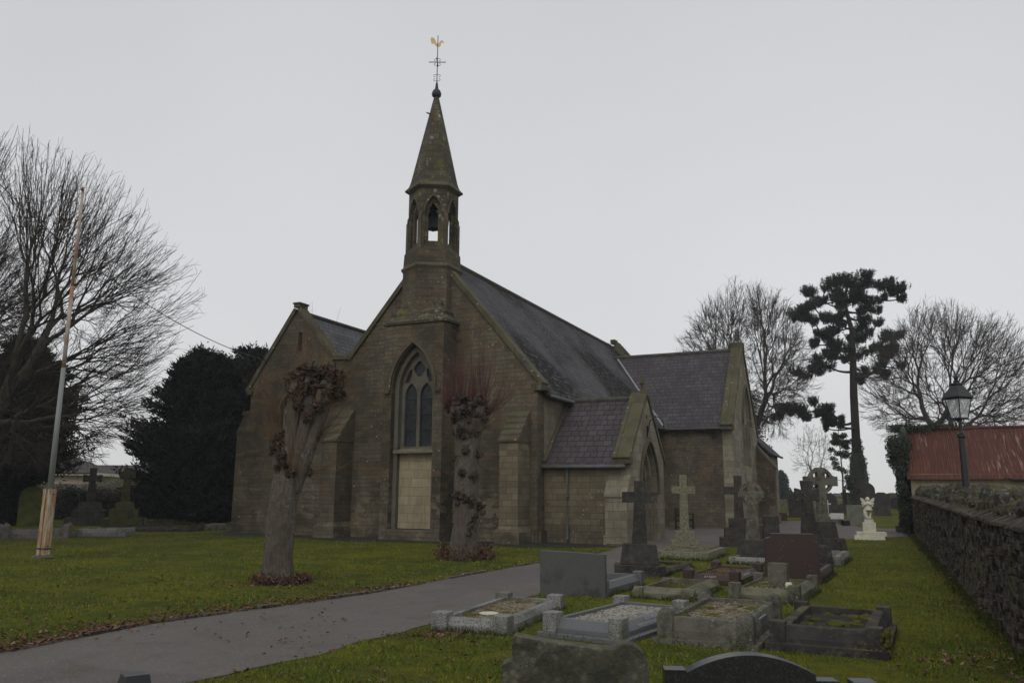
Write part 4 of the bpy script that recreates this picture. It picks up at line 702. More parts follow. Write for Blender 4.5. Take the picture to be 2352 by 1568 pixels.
# ---- left side of the churchyard
upright('headstone','mossy green pointed headstone at the far left','headstone',(-21.8,37.6),-22,gothic(1.0,1.75),.3,mk('green_stone',(.085,.092,.022),[dict(s=3,lo=.4,hi=.6,c=(.035,.045,.012),f=.8)],.95,(30,.01)),tilt=0)
stepped_cross('tall mossy pillar cross on three square steps under the yew',(-16.95,36.3),-20,mk('shaded_mossy_stone',(.062,.062,.030),[dict(s=4,lo=.42,hi=.62,c=(.03,.032,.018),f=.8),dict(s=3,lo=.5,hi=.62,c=(.09,.085,.02),f=.6)],.95,(30,.012)),[(1.6,1.6,.42,.02),(1.15,1.15,.38,.02),(.8,.8,.3,.08)],1.5,.62,.22,1.3,.22,flare=.06,ring=(.25,.17),tw=.1)  # mossy stone, its colour darkened to include the yew's shade
stepped_cross('shadowy grey cross on steps left of the mossy pillar cross',(-19.8,38.9),-22,M_dk,[(1.9,1.6,.35,.02),(1.4,1.2,.35,.02),(1.0,.9,.35,.05)],1.6,.8,.26,1.25,.22,flare=.05,tw=.06)  # dark stone colour here stands in for shade under the yew
kerbset('kerbed_grave','pinkish kerb with posts at the far left behind the pole',(-14.95,28.1),2.1,1.2,.3,mk('pinkish_stone',(.17,.15,.14),[dict(s=4,lo=.45,hi=.65,c=(.06,.06,.04),f=.8)],.9,(30,.008)),-22,.5,.22,fill=M_soil,fillz=.1,nst=0,ptop='point')
kerbset('kerbed_grave','low pale kerb on the grass right of the pole',(-13.7,29.6),1.7,1.5,.26,M_gran,-12,0,.02,fill=M_ground,fillz=.05,nst=0)
kerbset('kerbed_grave','long low kerb in front of the mossy pillar cross',(-12.6,33.2),2.6,1.6,.2,M_dk,-8,.3,.2,fill=M_soil,fillz=.12,nst=0)
kerbset('kerbed_grave','flat pale grave slab below the right-hand yew',(-9.9,35.0),3.0,1.8,.24,M_old,-8,0,.02,fill=M_old,fillz=.22,nst=0)
kerbset('kerbed_grave','dim kerb against the hedge behind the pole',(-15.6,41),2.4,1.4,.25,M_moss,-15,.3,.2,fill=M_soil,fillz=.12,nst=0)

# ---- flagpole
T=thing('flagpole','rust-streaked white flagpole held between two timber posts','flagpole',(-11.2,20.02,0),R(-30))
M_pole=mk('rusty_white_paint',(.42,.40,.36),[dict(s=1.6,lo=.42,hi=.56,c=(.30,.12,.05),f=.85,st=(1,1,.8)),dict(s=9,lo=.5,hi=.7,c=(.35,.22,.12),f=.6,st=(1,1,.3))],.7)
M_post=mk('flaking_white_timber',(.40,.37,.29),[dict(s=3,lo=.42,hi=.55,c=(.32,.15,.045),f=.8,st=(5,5,.6)),dict(s=9,lo=.55,hi=.65,c=(.12,.08,.04),f=.8,st=(4,4,.3))],.8,(30,.01))
M_poleg=mk('grey_pole_paint',(.22,.24,.235),[dict(s=6,lo=.5,hi=.7,c=(.14,.13,.11),f=.6,st=(1,1,.2))],.5)
b=MB(); b.tube([(0,0,1.55),(0,0,4.6)],[.07,.052],12); b.build('pole_lower',M_poleg,T,smooth=True); b=MB(); b.tube([(0,0,4.58),(0,0,6.7)],[.05,.044],12); b.tube([(0,0,6.6),(0,0,9.35)],[.043,.034],12); b.build('pole_upper',M_pole,T,smooth=True)
b=MB(); b.box(-.15,-.035,-.085,.085,0.05,1.62); b.box(.035,.15,-.085,.085,0.05,1.62); b.box(-.035,.035,-.05,.05,.1,1.5); b.build('timber_post',M_post,T,bevel=.012)
b=MB(); b.tube([(-.17,0,1.5),(.17,0,1.5)],.018,8); b.tube([(-.17,0,.28),(.17,0,.28)],.018,8); b.box(-.155,.155,-.09,.09,.2,.24); b.build('bolts',M_iron,T)
b=MB(); b.blob((0,0,.02),(.3,.22,.07),2,.2,2); b.build('concrete_foot',M_old,T)
b=MB(); b.tube([(0,-.04,9.25),(.06,-.06,9.3),(.1,-.04,9.22)],.02,6); b.build('pulley',M_iron,T)
# wire
b=MB(); A=Vector((-13.4,21.5,9.1)); B=Vector(cw(0,11.75)).to_3d(); B.z=6.75; pts=[]
for i in range(25):
    t=i/24; p=A.lerp(B,t); p.z-=1.3*4*t*(1-t)*.45; pts.append(tuple(p))
A2=A+(A-B)*.5; pts=[tuple(A2+Vector((0,0,1.7)))]+pts
b.tube(pts,.014,5); tag(b.build('overhead_wire',M_black),'thin black wire sagging from the left to the aisle gable','cable')
# ---- bench
T=thing('bench','dark wooden bench against the transept wall','bench',(*cw(13.6,-1.5),0),R(65.2))
b=MB(); b.box(-.75,.75,-.45,-.05,.42,.46); b.build('seat',M_dark,T)
b=MB(); 
for k in range(4): b.box(-.75,.75,-.02+.012*k,.02+.012*k,.55+.11*k,.63+.11*k)
b.build('backrest',M_dark,T)
for x in (-.78,.72):
    b=MB(); b.box(x,x+.06,-.5,-.43,0,.66); b.box(x,x+.06,-.02,.05,0,1.0); b.box(x,x+.06,-.43,-.02,.36,.42); b.box(x,x+.06,-.43,-.02,.1,.14); b.build('leg_frame',M_dark,T); b=MB(); b.box(x-.01,x+.07,-.54,-.0,.66,.70); b.build('armrest',M_dark,T)
# ------------------------------------------------------------- shed, ivy, wall, lamp on the right
SC=Vector((16.72,34.35,0)); SA=R(65.2)     # shed local: x = away (u), y = left (v); the long front runs towards -y
T=thing('shed','long stone shed with rust-red corrugated iron roof','shed',tuple(SC),SA)
M_shed=mk('cream_shed_stone',(.30,.25,.17),[dict(s=1.2,lo=.45,hi=.65,c=(.2,.165,.11),f=.7),dict(s=6,lo=.5,hi=.7,c=(.13,.11,.075),f=.5)],.9,(25,.008),dict(w=.5,h=.24,m=.008,c2=(.24,.2,.135),mc=(.13,.11,.08),b=.005))
M_rust_roof=mk('rusted_corrugated_iron',(.078,.026,.017),[dict(s=.7,lo=.4,hi=.65,c=(.050,.018,.013),f=.75,st=(.35,1,.35)),dict(s=1.8,lo=.5,hi=.7,c=(.11,.036,.022),f=.6,st=(.4,2.5,.4)),dict(s=2.6,lo=.54,hi=.62,c=(.30,.20,.16),f=.7,st=(.35,3.2,.35),**{'and':(.30,.53,.58)}),dict(s=4,lo=.52,hi=.62,c=(.17,.065,.03),f=.6,st=(.3,4,.3))],.75,(9,.004))
b=MB(); b.slab([(-14,0),(-3.0,0),(-3.0,2.05),(-2.1,2.05),(-2.1,0),(0,0),(0,2.5),(-14,2.5)],[],(0,0,0),EY,EZ,(.35,0,0)); b.box(.1,.2,-3.0,-2.1,0,2.05)
b.slab([(0,0),(4.8,0),(4.8,2.4),(2.4,4.4),(0,2.4)],[],(0.002,0,0),EX,EZ,(0,-.35,0)); b.box(.4,4.8,-14,-13.6,0,2.4); b.box(4.5,4.8,-13.6,-.36,0,2.4); b.build('wall',M_shed,T)
b=MB(); b.box(.12,.22,-3.0,-2.1,1.0,2.04); b.build('door',M_dark,T)
# corrugated sheets: real waves
def corr(x0,z0,x1,z1,ya,yb,name):
    n=int(abs(yb-ya)/.019); vs=[];fs=[]
    d=Vector((x1-x0,0,z1-z0)); nn=Vector((-(z1-z0),0,x1-x0)).normalized(); nn=nn if nn.z>0 else -nn; K=6
    for i in range(n+1):
        y=ya+(yb-ya)*i/n; w=.011*math.sin(2*PI*y/.076)
        for j in range(K+1):
            q=Vector((x0,y,z0))+d*(j/K)+nn*(w+ .03*mnoise.noise(Vector((y*.4,j*.6,0)))); 
            if j==0: q+=Vector((0,0,.02*mnoise.noise(Vector((y*3,0,5)))))
            vs.append(tuple(q))
    for i in range(n):
        for j in range(K): k=i*(K+1)+j; fs.append((k,k+1,k+K+2,k+K+1))
    b=MB(); b.add(vs,fs); o=b.build(name,M_rust_roof,T,norm=False,smooth=True); return o
corr(-.25,2.28,2.42,4.52,.12,-14.2,'corrugated_roof'); corr(5.05,2.28,2.40,4.52,.12,-14.2,'corrugated_roof')
b=MB(); b.tube([(2.4,.1,4.53),(2.4,-14.2,4.53)],.07,8); b.build('ridge_cap',M_rust_roof,T)
b=MB(); b.tube([(-.3,-3.6,2.24),(-.3,-14.2,2.22)],.05,6); b.build('gutter',M_dark,T)
M_ivy=mk('ivy_leaf',(.028,.040,.017),[dict(t='cell',s=20,lo=0,hi=1,c=(.010,.015,.007),f=.75)],.55,spec=.4)
def leafcloud(b,centers,n,size,rg,up=0,aspect=.6,fold=True):
    """n leaf quads scattered through ellipsoids (c, r)"""
    w=np.array([np.prod(r)**(2/3) for c,r in centers]); w/=w.sum(); cnt=rg.multinomial(n,w); allv=[]
    for (c,r),k in zip(centers,cnt):
        if k==0: continue
        d=rg.normal(size=(k,3)); d/=np.linalg.norm(d,axis=1)[:,None]; rad=rg.uniform(.0,1,k)**(1/2.2); p=np.array(c)+d*rad[:,None]*np.array(r)
        a=rg.normal(size=(k,3)); a[:,2]+=up; a/=np.linalg.norm(a,axis=1)[:,None]; t=np.cross(a,rg.normal(size=(k,3))); t/=np.linalg.norm(t,axis=1)[:,None]
        s=size*rg.uniform(.6,1.3,k)[:,None]
        v=np.stack([p-a*s*.5,p+t*s*aspect*.5,p+a*s*.5,p-t*s*aspect*.5],1); allv.append(v)
    v=np.concatenate(allv); m=len(v); k=b.n; b.v.append(v.reshape(-1,3)); b.n+=m*4
    idx=(np.arange(m*4)+k).reshape(-1,4); b.f+= [tuple(x) for x in idx.tolist()]
# ivy over the gable end
T=thing('ivy','thick dark ivy climbing the left gable of the red-roofed shed','ivy',tuple(SC),SA)
cs=[((1.2+.7*math.sin(i*1.9),.26+.07*math.sin(i*2.3),.3+i*.27),(1.1,.24+.012*i,.5)) for i in range(14)]+[((2.2+.1*i,.35-.42*i,4.55+.05*math.sin(i*2)),(.6,.45,.22)) for i in range(6)]+[((.9+i*.3,.62+.1*math.sin(i*3),3.9-.22*i),(.35,.26,.3)) for i in range(5)]
b=MB(); leafcloud(b,cs,26000,.085,np.random.default_rng(5)); b.build('leaves',M_ivy,T,norm=False)
b=MB(); 
for i in range(7): b.blob((1.4+.3*math.sin(i),.1,.3+i*.62),(.8,.2,.5),2,.3,1.5,i)
b.build('stem_mass',M_ivy,T)
# rubble boundary wall with cock-and-hen capping
WA=Vector((16.45,33.85,0)); WD=Vector((-.4068,-.9135,0)); WN=Vector((.9135,-.4068,0))   # WN points to the far (right) side
T=thing('boundary_wall','rough dry-stone boundary wall with upright capping stones','stone wall')
M_rub=mk('rubble_wall_stone',(.048,.040,.032),[dict(t='cell',s=5.5,lo=0,hi=1,c=(.088,.072,.055),f=.6,st=(1,1,2.2)),dict(s=2.4,lo=.48,hi=.68,c=(.13,.105,.075),f=.55,st=(1.6,1.6,.4)),dict(s=1.6,lo=.45,hi=.65,c=(.022,.021,.022),f=.7),dict(s=7,lo=.52,hi=.64,c=(.19,.17,.13),f=.6),dict(s=.9,lo=.56,hi=.66,c=(.10,.10,.03),f=.5)],.95,(16,.05,(1,1,1.6)))
M_cap=mk('capping_rubble',(.068,.060,.045),[dict(s=3,lo=.45,hi=.65,c=(.03,.028,.025),f=.8),dict(s=5,lo=.52,hi=.66,c=(.13,.125,.04),f=.6),dict(s=8,lo=.58,hi=.70,c=(.28,.28,.26),f=.7)],.95,(20,.03))
Lw=31.; rg=random.Random(2)
hW=lambda s:1.50-.24*min(1,s/26.)
b=MB(); rows=11
# individual face stones, coursed roughly, standing in a dark core
s=0; core=MB(); core.add([tuple(WA+WD*ss+WN*o+Vector((0,0,z))) for ss in (0,Lw) for o,z in ((.06,-.1),(.5,-.1),(.5,1.5 if ss==0 else 1.22),(.06,1.46 if ss==0 else 1.2))],[(0,1,2,3),(7,6,5,4),(0,4,5,1),(1,5,6,2),(2,6,7,3),(3,7,4,0)]); core.build('core',M_rub,T)
for r_ in range(16):
    s=rg.uniform(0,.2)
    while s<Lw:
        near=s>17; ln=rg.uniform(.12,.34) if near else rg.uniform(.16,.42); h=hW(s)/16; z0=r_*h; z1=(r_+1)*h-.004; z0+=rg.uniform(-.012,.012); z1+=rg.uniform(-.012,.012)
        pr=rg.uniform(-.035,.03); tl=rg.uniform(-.02,.02)
        e=min(Lw,s+ln-.012); jj=lambda a=.012:rg.uniform(-a,a)
        vs=[tuple(WA+WD*(ss+jj())+WN*(o+jj(.01))+Vector((0,0,z+jj(.008)))) for ss,o,z in ((s,pr,z0),(e,pr+tl,z0),(e,pr+tl,z1),(s,pr,z1),(s,.14,z0),(e,.14,z0),(e,.14,z1),(s,.14,z1))]
        b.add(vs,[(0,1,2,3),(1,5,6,2),(0,3,7,4),(3,2,6,7),(0,4,5,1)]); s+=ln
b.build('face_stones',M_rub,T,bevel=.012)
# sloping ledge then jagged uprights
b=MB(); s=0
while s<Lw:
    ln=rg.uniform(.25,.6); e=min(Lw,s+ln-.02); h=hW(s); jj=lambda a=.015:rg.uniform(-a,a)
    b.add([tuple(WA+WD*(ss)+WN*o+Vector((0,0,z+jj()))) for ss in (s,e) for o,z in ((-.05,h),(-.05,h+.05),(.22,h+.17),(.55,h+.17),(.55,h))],[(0,1,2,3,4),(9,8,7,6,5)]+[(i,(i+1)%5,(i+1)%5+5,i+5) for i in range(5)]); s+=ln
b.build('ledge_stones',M_rub,T,bevel=.015)
b=MB(); s=0; i=0
while s<Lw:
    h=hW(s); i+=1; w=rg.uniform(.10,.2); hh=rg.uniform(.13,.26)*(1.25 if s<18 else 1.05)
    p=WA+WD*s+WN*(.34+rg.uniform(-.05,.05)); b.blob((p.x,p.y,h+.12+hh*.5),(w*rg.uniform(.7,1.2),w*rg.uniform(.8,1.4),hh*.75),2,.32,1.3,i*1.37)
    if rg.random()<.6: q=p-WN*.1; b.blob((q.x,q.y,h+.16+rg.uniform(0,.06)),(w*.8,w*.8,.11),1,.3,1.7,i*2.1)
    s+=w*1.15
b.build('capping_stones',M_cap,T)
b=MB(); leafcloud(b,[(tuple(WA+WD*ss+WN*.2+Vector((0,0,hW(ss)+.12))),(.3,.35,.16)) for ss in (19.5,20.3,21,22.4,23.6,24.6,25.5)],500,.045,np.random.default_rng(8)); b.build('dead_creeper',mk('dead_creeper',(.11,.09,.05),[],.9),T,norm=False)
# street lamp just behind the wall
T=thing('street_lamp','black Victorian lantern lamp post rising behind the stone wall','street lamp',(9.58,17.3,-.14))
b=MB(); b.lathe([(.11,0),(.10,1.2),(.085,1.25),(.07,2.2),(.06,2.95),(.085,2.98),(.085,3.04),(.055,3.07),(.04,3.1),(.04,3.36)],14); b.tube([(-.2,0,3.14),(.2,0,3.14)],.016,6); b.lathe([(.05,2.6),(.068,2.62),(.068,2.67),(.05,2.69)],14)
b.build('post',M_black,T,smooth=False)
LA=R(20); Mr=Matrix.Rotation(LA,4,'Z')
def sq(b,prof):
    vs=[tuple(Mr@Vector((sx*r,sy*r,z))) for r,z in prof for sx,sy in ((-1,-1),(1,-1),(1,1),(-1,1))]; m=len(prof)
    b.add(vs,[(3,2,1,0),tuple(range((m-1)*4,m*4))]+[(i*4+j,i*4+(j+1)%4,(i+1)*4+(j+1)%4,(i+1)*4+j) for i in range(m-1) for j in range(4)])
b=MB(); sq(b,[(.10,3.345),(.12,3.35),(.12,3.385),(.10,3.39)])
for sx,sy in ((-1,-1),(1,-1),(1,1),(-1,1)): b.tube([tuple(Mr@Vector((sx*.112,sy*.112,3.38))),tuple(Mr@Vector((sx*.178,sy*.178,3.80)))],.012,4)
for (r,z) in ((.175,3.79),):
    c=[tuple(Mr@Vector((sx*r,sy*r,z))) for sx,sy in ((-1,-1),(1,-1),(1,1),(-1,1))]
    for i in range(4): b.tube([c[i],c[(i+1)%4]],.012,4)
b.tube([(-.1,0,3.2),(-.06,0,3.3),(-.09,0,3.36)],.012,5); b.tube([(.1,0,3.2),(.06,0,3.3),(.09,0,3.36)],.012,5)
b.build('lantern_frame',M_black,T)
b=MB(); sq(b,[(.19,3.80),(.21,3.815),(.205,3.84),(.13,3.98),(.09,4.07),(.075,4.08),(.09,4.10),(.085,4.13),(.05,4.14)]); b.lathe([(.06,4.13),(.065,4.18),(.03,4.2),(.045,4.23),(.05,4.26),(.03,4.3),(.01,4.33)],10); b.build('lantern_roof',M_black,T)
gm=bpy.data.materials.new('lantern_glass'); gm.use_nodes=True; p=gm.node_tree.nodes['Principled BSDF']; p.inputs['Base Color'].default_value=(.7,.72,.75,1); p.inputs['Roughness'].default_value=.08; p.inputs['Alpha'].default_value=.27
for i in range(4):
    c=[(-1,-1),(1,-1),(1,1),(-1,1)]; (ax,ay),(bx,by)=c[i],c[(i+1)%4]
    b=MB(); v=[Mr@Vector(q) for q in ((ax*.108,ay*.108,3.39),(bx*.108,by*.108,3.39),(bx*.172,by*.172,3.78),(ax*.172,ay*.172,3.78))]; b.add([tuple(q) for q in v]+[tuple(q*.985+Vector((0,0,q.z*.015))) for q in v],[(0,1,2,3),(7,6,5,4),(0,4,5,1),(1,5,6,2),(2,6,7,3),(3,7,4,0)]); b.build('glass_pane',gm,T)
b=MB(); b.lathe([(.02,3.78),(.05,3.74),(.06,3.7),(.03,3.62),(.0,3.6)],10); b.build('lamp_bulb',mk('bulb',(.25,.25,.25),[],.3),T)

# ------------------------------------------------------------- trees
M_bark=mk('grey_bark',(.070,.062,.055),[dict(s=3,lo=.4,hi=.65,c=(.035,.032,.026),f=.7),dict(s=14,lo=.5,hi=.7,c=(.10,.10,.085),f=.6,st=(1,1,.3)),dict(s=1.5,lo=.5,hi=.65,c=(.045,.055,.018),f=.6)],.95,(18,.03,(1,1,.25)))
M_twig=mk('bare_twig',(.050,.040,.034),[dict(s=2,lo=.4,hi=.6,c=(.032,.03,.022),f=.7)],.9)
M_twigf=mk('distant_twig',(.048,.040,.034),[dict(s=1,lo=.4,hi=.6,c=(.045,.04,.03),f=.7)],.9)
class Tree:
    def __init__(s,seed): s.r=np.random.default_rng(seed); s.big=MB(); s.small=MB()
    def curve(s,p,d,q,r0,r1,bend=.45,jit=.04):
        L=np.linalg.norm(q-p); n=3 if L<.8 else (5 if L<2.5 else 7); t=np.linspace(0,1,n)[:,None]; m=p+d*L*bend
        P=(1-t)**2*p+2*t*(1-t)*m+t**2*q; P[1:-1]+=s.r.normal(size=(n-2,3))*jit*min(L,1.2)*.8
        R_=np.linspace(r0,r1,n); (s.big if r0>.035 else s.small).tube(P,R_,8 if r0>.12 else (5 if r0>.03 else 3),cap=False); dd=P[-1]-P[-2]; return dd/np.linalg.norm(dd)
    def grow(s,p,d,T,r,k,twig,frac=(.28,.45),depth=0,droop=0,minr=.004,twl=.5):
        n=len(T)
        if n<=2 or depth>22:
            for t in T:
                rr=max(minr,k*1.15); dd=s.curve(p,d-np.array([0,0,.35]),t,min(r,rr*1.8),minr,.4,.05)
                L=np.linalg.norm(t-p)
                for _ in range(twig):
                    f=s.r.uniform(.25,.95); b0=p+(t-p)*f; v=(t-p)/L+s.r.normal(size=3)*.45; v[2]+=s.r.uniform(-.1,.35); v/=np.linalg.norm(v); s.curve(b0,dd,b0+v*twl*s.r.uniform(.5,1.2),minr*.95,minr*.5,.3,.05)
            return
        c=T.mean(0); f=s.r.uniform(*frac); 
        V=T-p; V/=np.linalg.norm(V,axis=1)[:,None]+1e-9
        Vc=V-V.mean(0); u_,sv,vt=np.linalg.svd(Vc,full_matrices=False); ax=vt[0]+.35*s.r.normal()*vt[1]; pr=Vc@ax; cut=np.quantile(pr,s.r.uniform(.32,.68)); A,B=T[pr<=cut],T[pr>cut]
        if len(A)==0 or len(B)==0: A,B=T[:n//2],T[n//2:]
        for Q in (A,B):
            m=len(Q); c=Q.mean(0); q=p+(c-p)*f; q[2]-=droop*np.linalg.norm(q-p)
            r1=max(minr,k*m**.47); r0=min(r,r1*1.25) ; dd=s.curve(p,d,q,r0,r1,.42,.028); s.grow(q,dd,Q,r1,k,twig,frac,depth+1,droop,minr,twl)
def crown_targets(r,n,c,R_,lo=.0,shell=.62,f=None):
    out=[]
    while len(out)<n:
        d=r.normal(size=3); d/=np.linalg.norm(d); q=d*(shell+(1-shell)*r.uniform()**.6)*(1+.13*mnoise.noise(Vector(d)*2.2))
        p=np.array(c)+q*np.array(R_)
        if p[2]<c[2]+lo*R_[2]: continue
        if f and not f(p): continue
        out.append(p)
    return np.array(out)
def baretree(name,label,cat,base,trunk,targets,k,twig,seed,minr,twl,frac=(.26,.42),twmat=None,group=None,split=None):
    t=Tree(seed); z=hgt(base[0],base[1]); T=thing(name,label,cat,(base[0],base[1],z),0,group)
    n=len(targets); r1=k*n**.47
    P=[np.array(q,float) for q in trunk]; Rr=np.linspace(r1*1.35,r1,len(P)); Rr[0]*=1.25
    mb=MB(); mb.tube(P,Rr,14,cap=False); mb.build('trunk',M_bark,T,smooth=True)
    d=P[-1]-P[-2]; d/=np.linalg.norm(d); t.grow(P[-1],d,targets,r1,k,twig,frac,0,0,minr,twl)
    t.big.build('branches',M_bark,T,smooth=True,norm=False,uv=False); t.small.build('twigs',twmat or M_twig,T,norm=False,uv=False); return T
# large bare tree at the left edge: base off frame, long limbs sweeping up and right
bx,by=-17.6,25.5
r_=np.random.default_rng(3)
tg=crown_targets(r_,3400,(-.2,0,6.9),(7.3,5.5,6.9),-.70,.5)
baretree('bare_tree','big leafless tree at the left edge behind the flagpole','tree',(bx,by),[(-.1,0,-.2),(0,0,.9),(.15,0,1.9)],tg,.0080,5,3,.0068,.5,(.12,.25))
tg=crown_targets(r_,2000,(0,0,8.6),(4.6,4.6,4.4),-.8,.5)
baretree('bare_tree','leafless tree cut off by the left edge of the photo','tree',(-21.9,28.5),[(0,0,-.2),(0,0,2),(.1,0,4)],tg,.0066,5,4,.007,.5,(.14,.3))
# far bare trees on the right
tg=crown_targets(r_,1700,(-.3,0,11.6),(5.8,5,7.2),-.85,.45)
baretree('bare_tree','leafless tree rising behind the transept gable','tree',Pd(1740,66),[(0,0,-.3),(0,0,3),(-.1,0,5.2)],tg,.0098,7,5,.012,.75,(.18,.34),twmat=M_twigf)
tg=crown_targets(r_,1900,(1.2,0,9.4),(6.6,5,6.6),-.75,.5)
baretree('bare_tree','wide leafless tree behind the red-roofed shed','tree',Pd(2175,60),[(0,0,-.3),(-.1,0,2.5),(-.3,0,4.4)],tg,.0098,7,6,.0115,.7,(.16,.32),twmat=M_twigf)
tg=crown_targets(r_,240,(0,0,4.4),(2.2,2,3.0),-.7,.4)
baretree('bare_tree','small thin leafless tree left of the pine','tree',Pd(1876,78),[(0,0,-.3),(0,0,1.4)],tg,.006,3,7,.008,.5,twmat=M_twigf)
# pine
M_pineb=mk('pine_bark',(.045,.036,.030),[dict(s=4,lo=.4,hi=.65,c=(.025,.022,.02),f=.7)],.95,(12,.04,(1,1,.4)))
M_needle=mk('pine_needles',(.016,.030,.018),[dict(s=1.5,lo=.4,hi=.65,c=(.030,.048,.024),f=.7)],.7)
px0,D=1978,67; x,y=Pd(px0,D); zb=hgt(x,y)
T=thing('pine_tree','tall pine with flat dark needle clumps and long bare trunk','pine tree',(x,y,zb))
sc=D/1893.
def pz(px,py,dy=0): return np.array([(px-px0)*sc,dy,(1131-py)*sc+1.6-zb])
b=MB(); tr=[pz(1978,1162),pz(1977,1100),pz(1978,1000),pz(1980,900),pz(1984,820),pz(1987,750),pz(1978,700),pz(1975,660)]; tr[0][2]=-.3
b.tube(tr,[.55,.42,.34,.31,.27,.21,.14,.06],12,cap=False); 
clumps_=[(1905,648,16),(1940,640,20),(1975,636,22),(2010,640,22),(2045,650,20),(2075,660,18),(2095,668,12),(1925,668,16),(1960,665,18),(1995,668,20),(2030,675,18),(1870,700,20),(1895,708,16),(1860,720,10),(1880,690,12),(1915,720,14),(1945,705,14),(2025,712,16),(1950,740,14),(1925,755,16),(1935,778,16),(1905,770,10),(1870,838,14),(1895,845,12),(1925,830,14),(1950,800,14),(1925,800,14),(2015,760,18),(2045,775,16),(2030,730,16),(2020,800,18),(2060,800,16),(2040,830,12),(2075,760,14),(2090,790,12),(2010,850,10),(2085,840,10),(1860,925,18),(1835,935,14),(1878,940,14),(1820,945,10),(1850,955,12),(1895,950,10),(1905,965,10),(1925,975,8),(1940,955,8)]
rgp=np.random.default_rng(21); nb=MB(); cl=[]; clumps=[]
for q in clumps_:
    clumps.append(q)
    for _ in range(2): clumps.append((q[0]+rgp.uniform(-22,22),q[1]+rgp.uniform(-13,11),q[2]*rgp.uniform(.5,.9)))
nodes=[np.array([np.interp(z_,[q[2] for q in tr],[q[0] for q in tr]),0,z_]) for z_ in np.linspace(6,tr[-1][2],26)]; ntr=len(nodes)
clumps.sort(key=lambda q:abs(q[0]-1983)+.5*max(0,q[1]-800))
for (cx_,cy_,cr) in clumps:
    dy=rgp.uniform(-2.6,2.6); c=pz(cx_+rgp.uniform(-5,5),cy_+rgp.uniform(-4,4),dy); r=cr*sc*1.2
    # limb from the trunk, below
    cand=[(np.linalg.norm((c-q)*[1,1,1.2])+(3*max(0,q[2]-c[2])**1.0),k_) for k_,q in enumerate(nodes)]; k_=min(cand)[1]; s0=nodes[k_]; mid=(s0+c)/2+np.array([0,0,-.12*np.linalg.norm(c-s0)])+rgp.normal(size=3)*.12; t=np.linspace(0,1,6)[:,None]; P=(1-t)**2*s0+2*t*(1-t)*mid+t**2*c; r0_=.13 if k_<ntr else .07; b.tube(P,np.linspace(r0_,.045,6),6,cap=False); nodes+= [P[2],P[4],c]
    ntip=int(14+cr*2.0)
    for k in range(ntip):
        d=rgp.normal(size=3); d/=np.linalg.norm(d); d[2]*=.42; tip=c+d*r*rgp.uniform(.4,1.15); ax=d*.35+np.array([0,0,1.]); ax/=np.linalg.norm(ax)
        b.tube([c+(tip-c)*.1,tip],[.025,.015],3,cap=False); cl.append((tip,ax))
tips=np.array([q[0] for q in cl]); axs=np.array([q[1] for q in cl]); m=len(tips); nn_=26
p=np.repeat(tips,nn_,0); a=np.repeat(axs,nn_,0); k=len(p); along=rgp.uniform(-.28,.30,k)[:,None]; d=rgp.normal(size=(k,3)); d/=np.linalg.norm(d,axis=1)[:,None]; d=d+a*.7; d/=np.linalg.norm(d,axis=1)[:,None]; s_=np.cross(d,rgp.normal(size=(k,3))); s_/=np.linalg.norm(s_,axis=1)[:,None]
o_=p+a*along; L_n=rgp.uniform(.14,.26,k)[:,None]; v=np.stack([o_-s_*.026,o_+s_*.026,o_+d*L_n],1)
nb.v.append(v.reshape(-1,3)); nb.n+=k*3; nb.f=[tuple(q) for q in np.arange(k*3).reshape(-1,3).tolist()]
b.build('trunk_and_limbs',M_pineb,T,smooth=True,norm=False); nb.build('needles',M_needle,T,norm=False,uv=False)
# ivy on pine trunk
T=thing('ivy','ivy column wrapped round the lower pine trunk','ivy',(x,y,zb)); b=MB(); leafcloud(b,[((.05*math.sin(i*2),0,.3+i*.33),(.95-.02*i,.9-.02*i,.35)) for i in range(12)]+[((.1*math.sin(i*2),0,4.3+i*.5),(.55,.55,.35)) for i in range(3)],9000,.15,np.random.default_rng(6)); b.build('leaves',M_ivy,T,norm=False); b=MB(); b.lathe([(.8,-.3),(.75,2),(.6,3.6),(.45,4.4)],10); b.build('stem_mass',M_ivy,T)
# ivy round the bare tree trunk behind the transept
x,y=Pd(1735,66); T=thing('ivy','ivy on the trunk of the leafless tree behind the transept','ivy',(x,y,hgt(x,y))); b=MB(); leafcloud(b,[((.3*math.sin(i*2),0,.5+i*.5),(1.0+.2*math.sin(i*1.3),1.0,.5)) for i in range(18)]+[((.8*math.sin(i*4)+.4,0,3+i*.8),(.6,.6,.5)) for i in range(7)],7000,.17,np.random.default_rng(7)); b.build('leaves',M_ivy,T,norm=False)
x,y=Pd(2172,60); T=thing('ivy','ivy on the lower trunk of the wide tree behind the shed','ivy',(x,y,hgt(x,y))); b=MB(); leafcloud(b,[((.4*math.sin(i*2)-.1*i,0,1.5+i*.5),(.7,.7,.5)) for i in range(10)]+[((1.9,.3,4.6),(.8,.5,.35)),((-.9,.3,4.9),(.6,.5,.4))],3800,.17,np.random.default_rng(17)); b.build('leaves',M_ivy,T,norm=False)
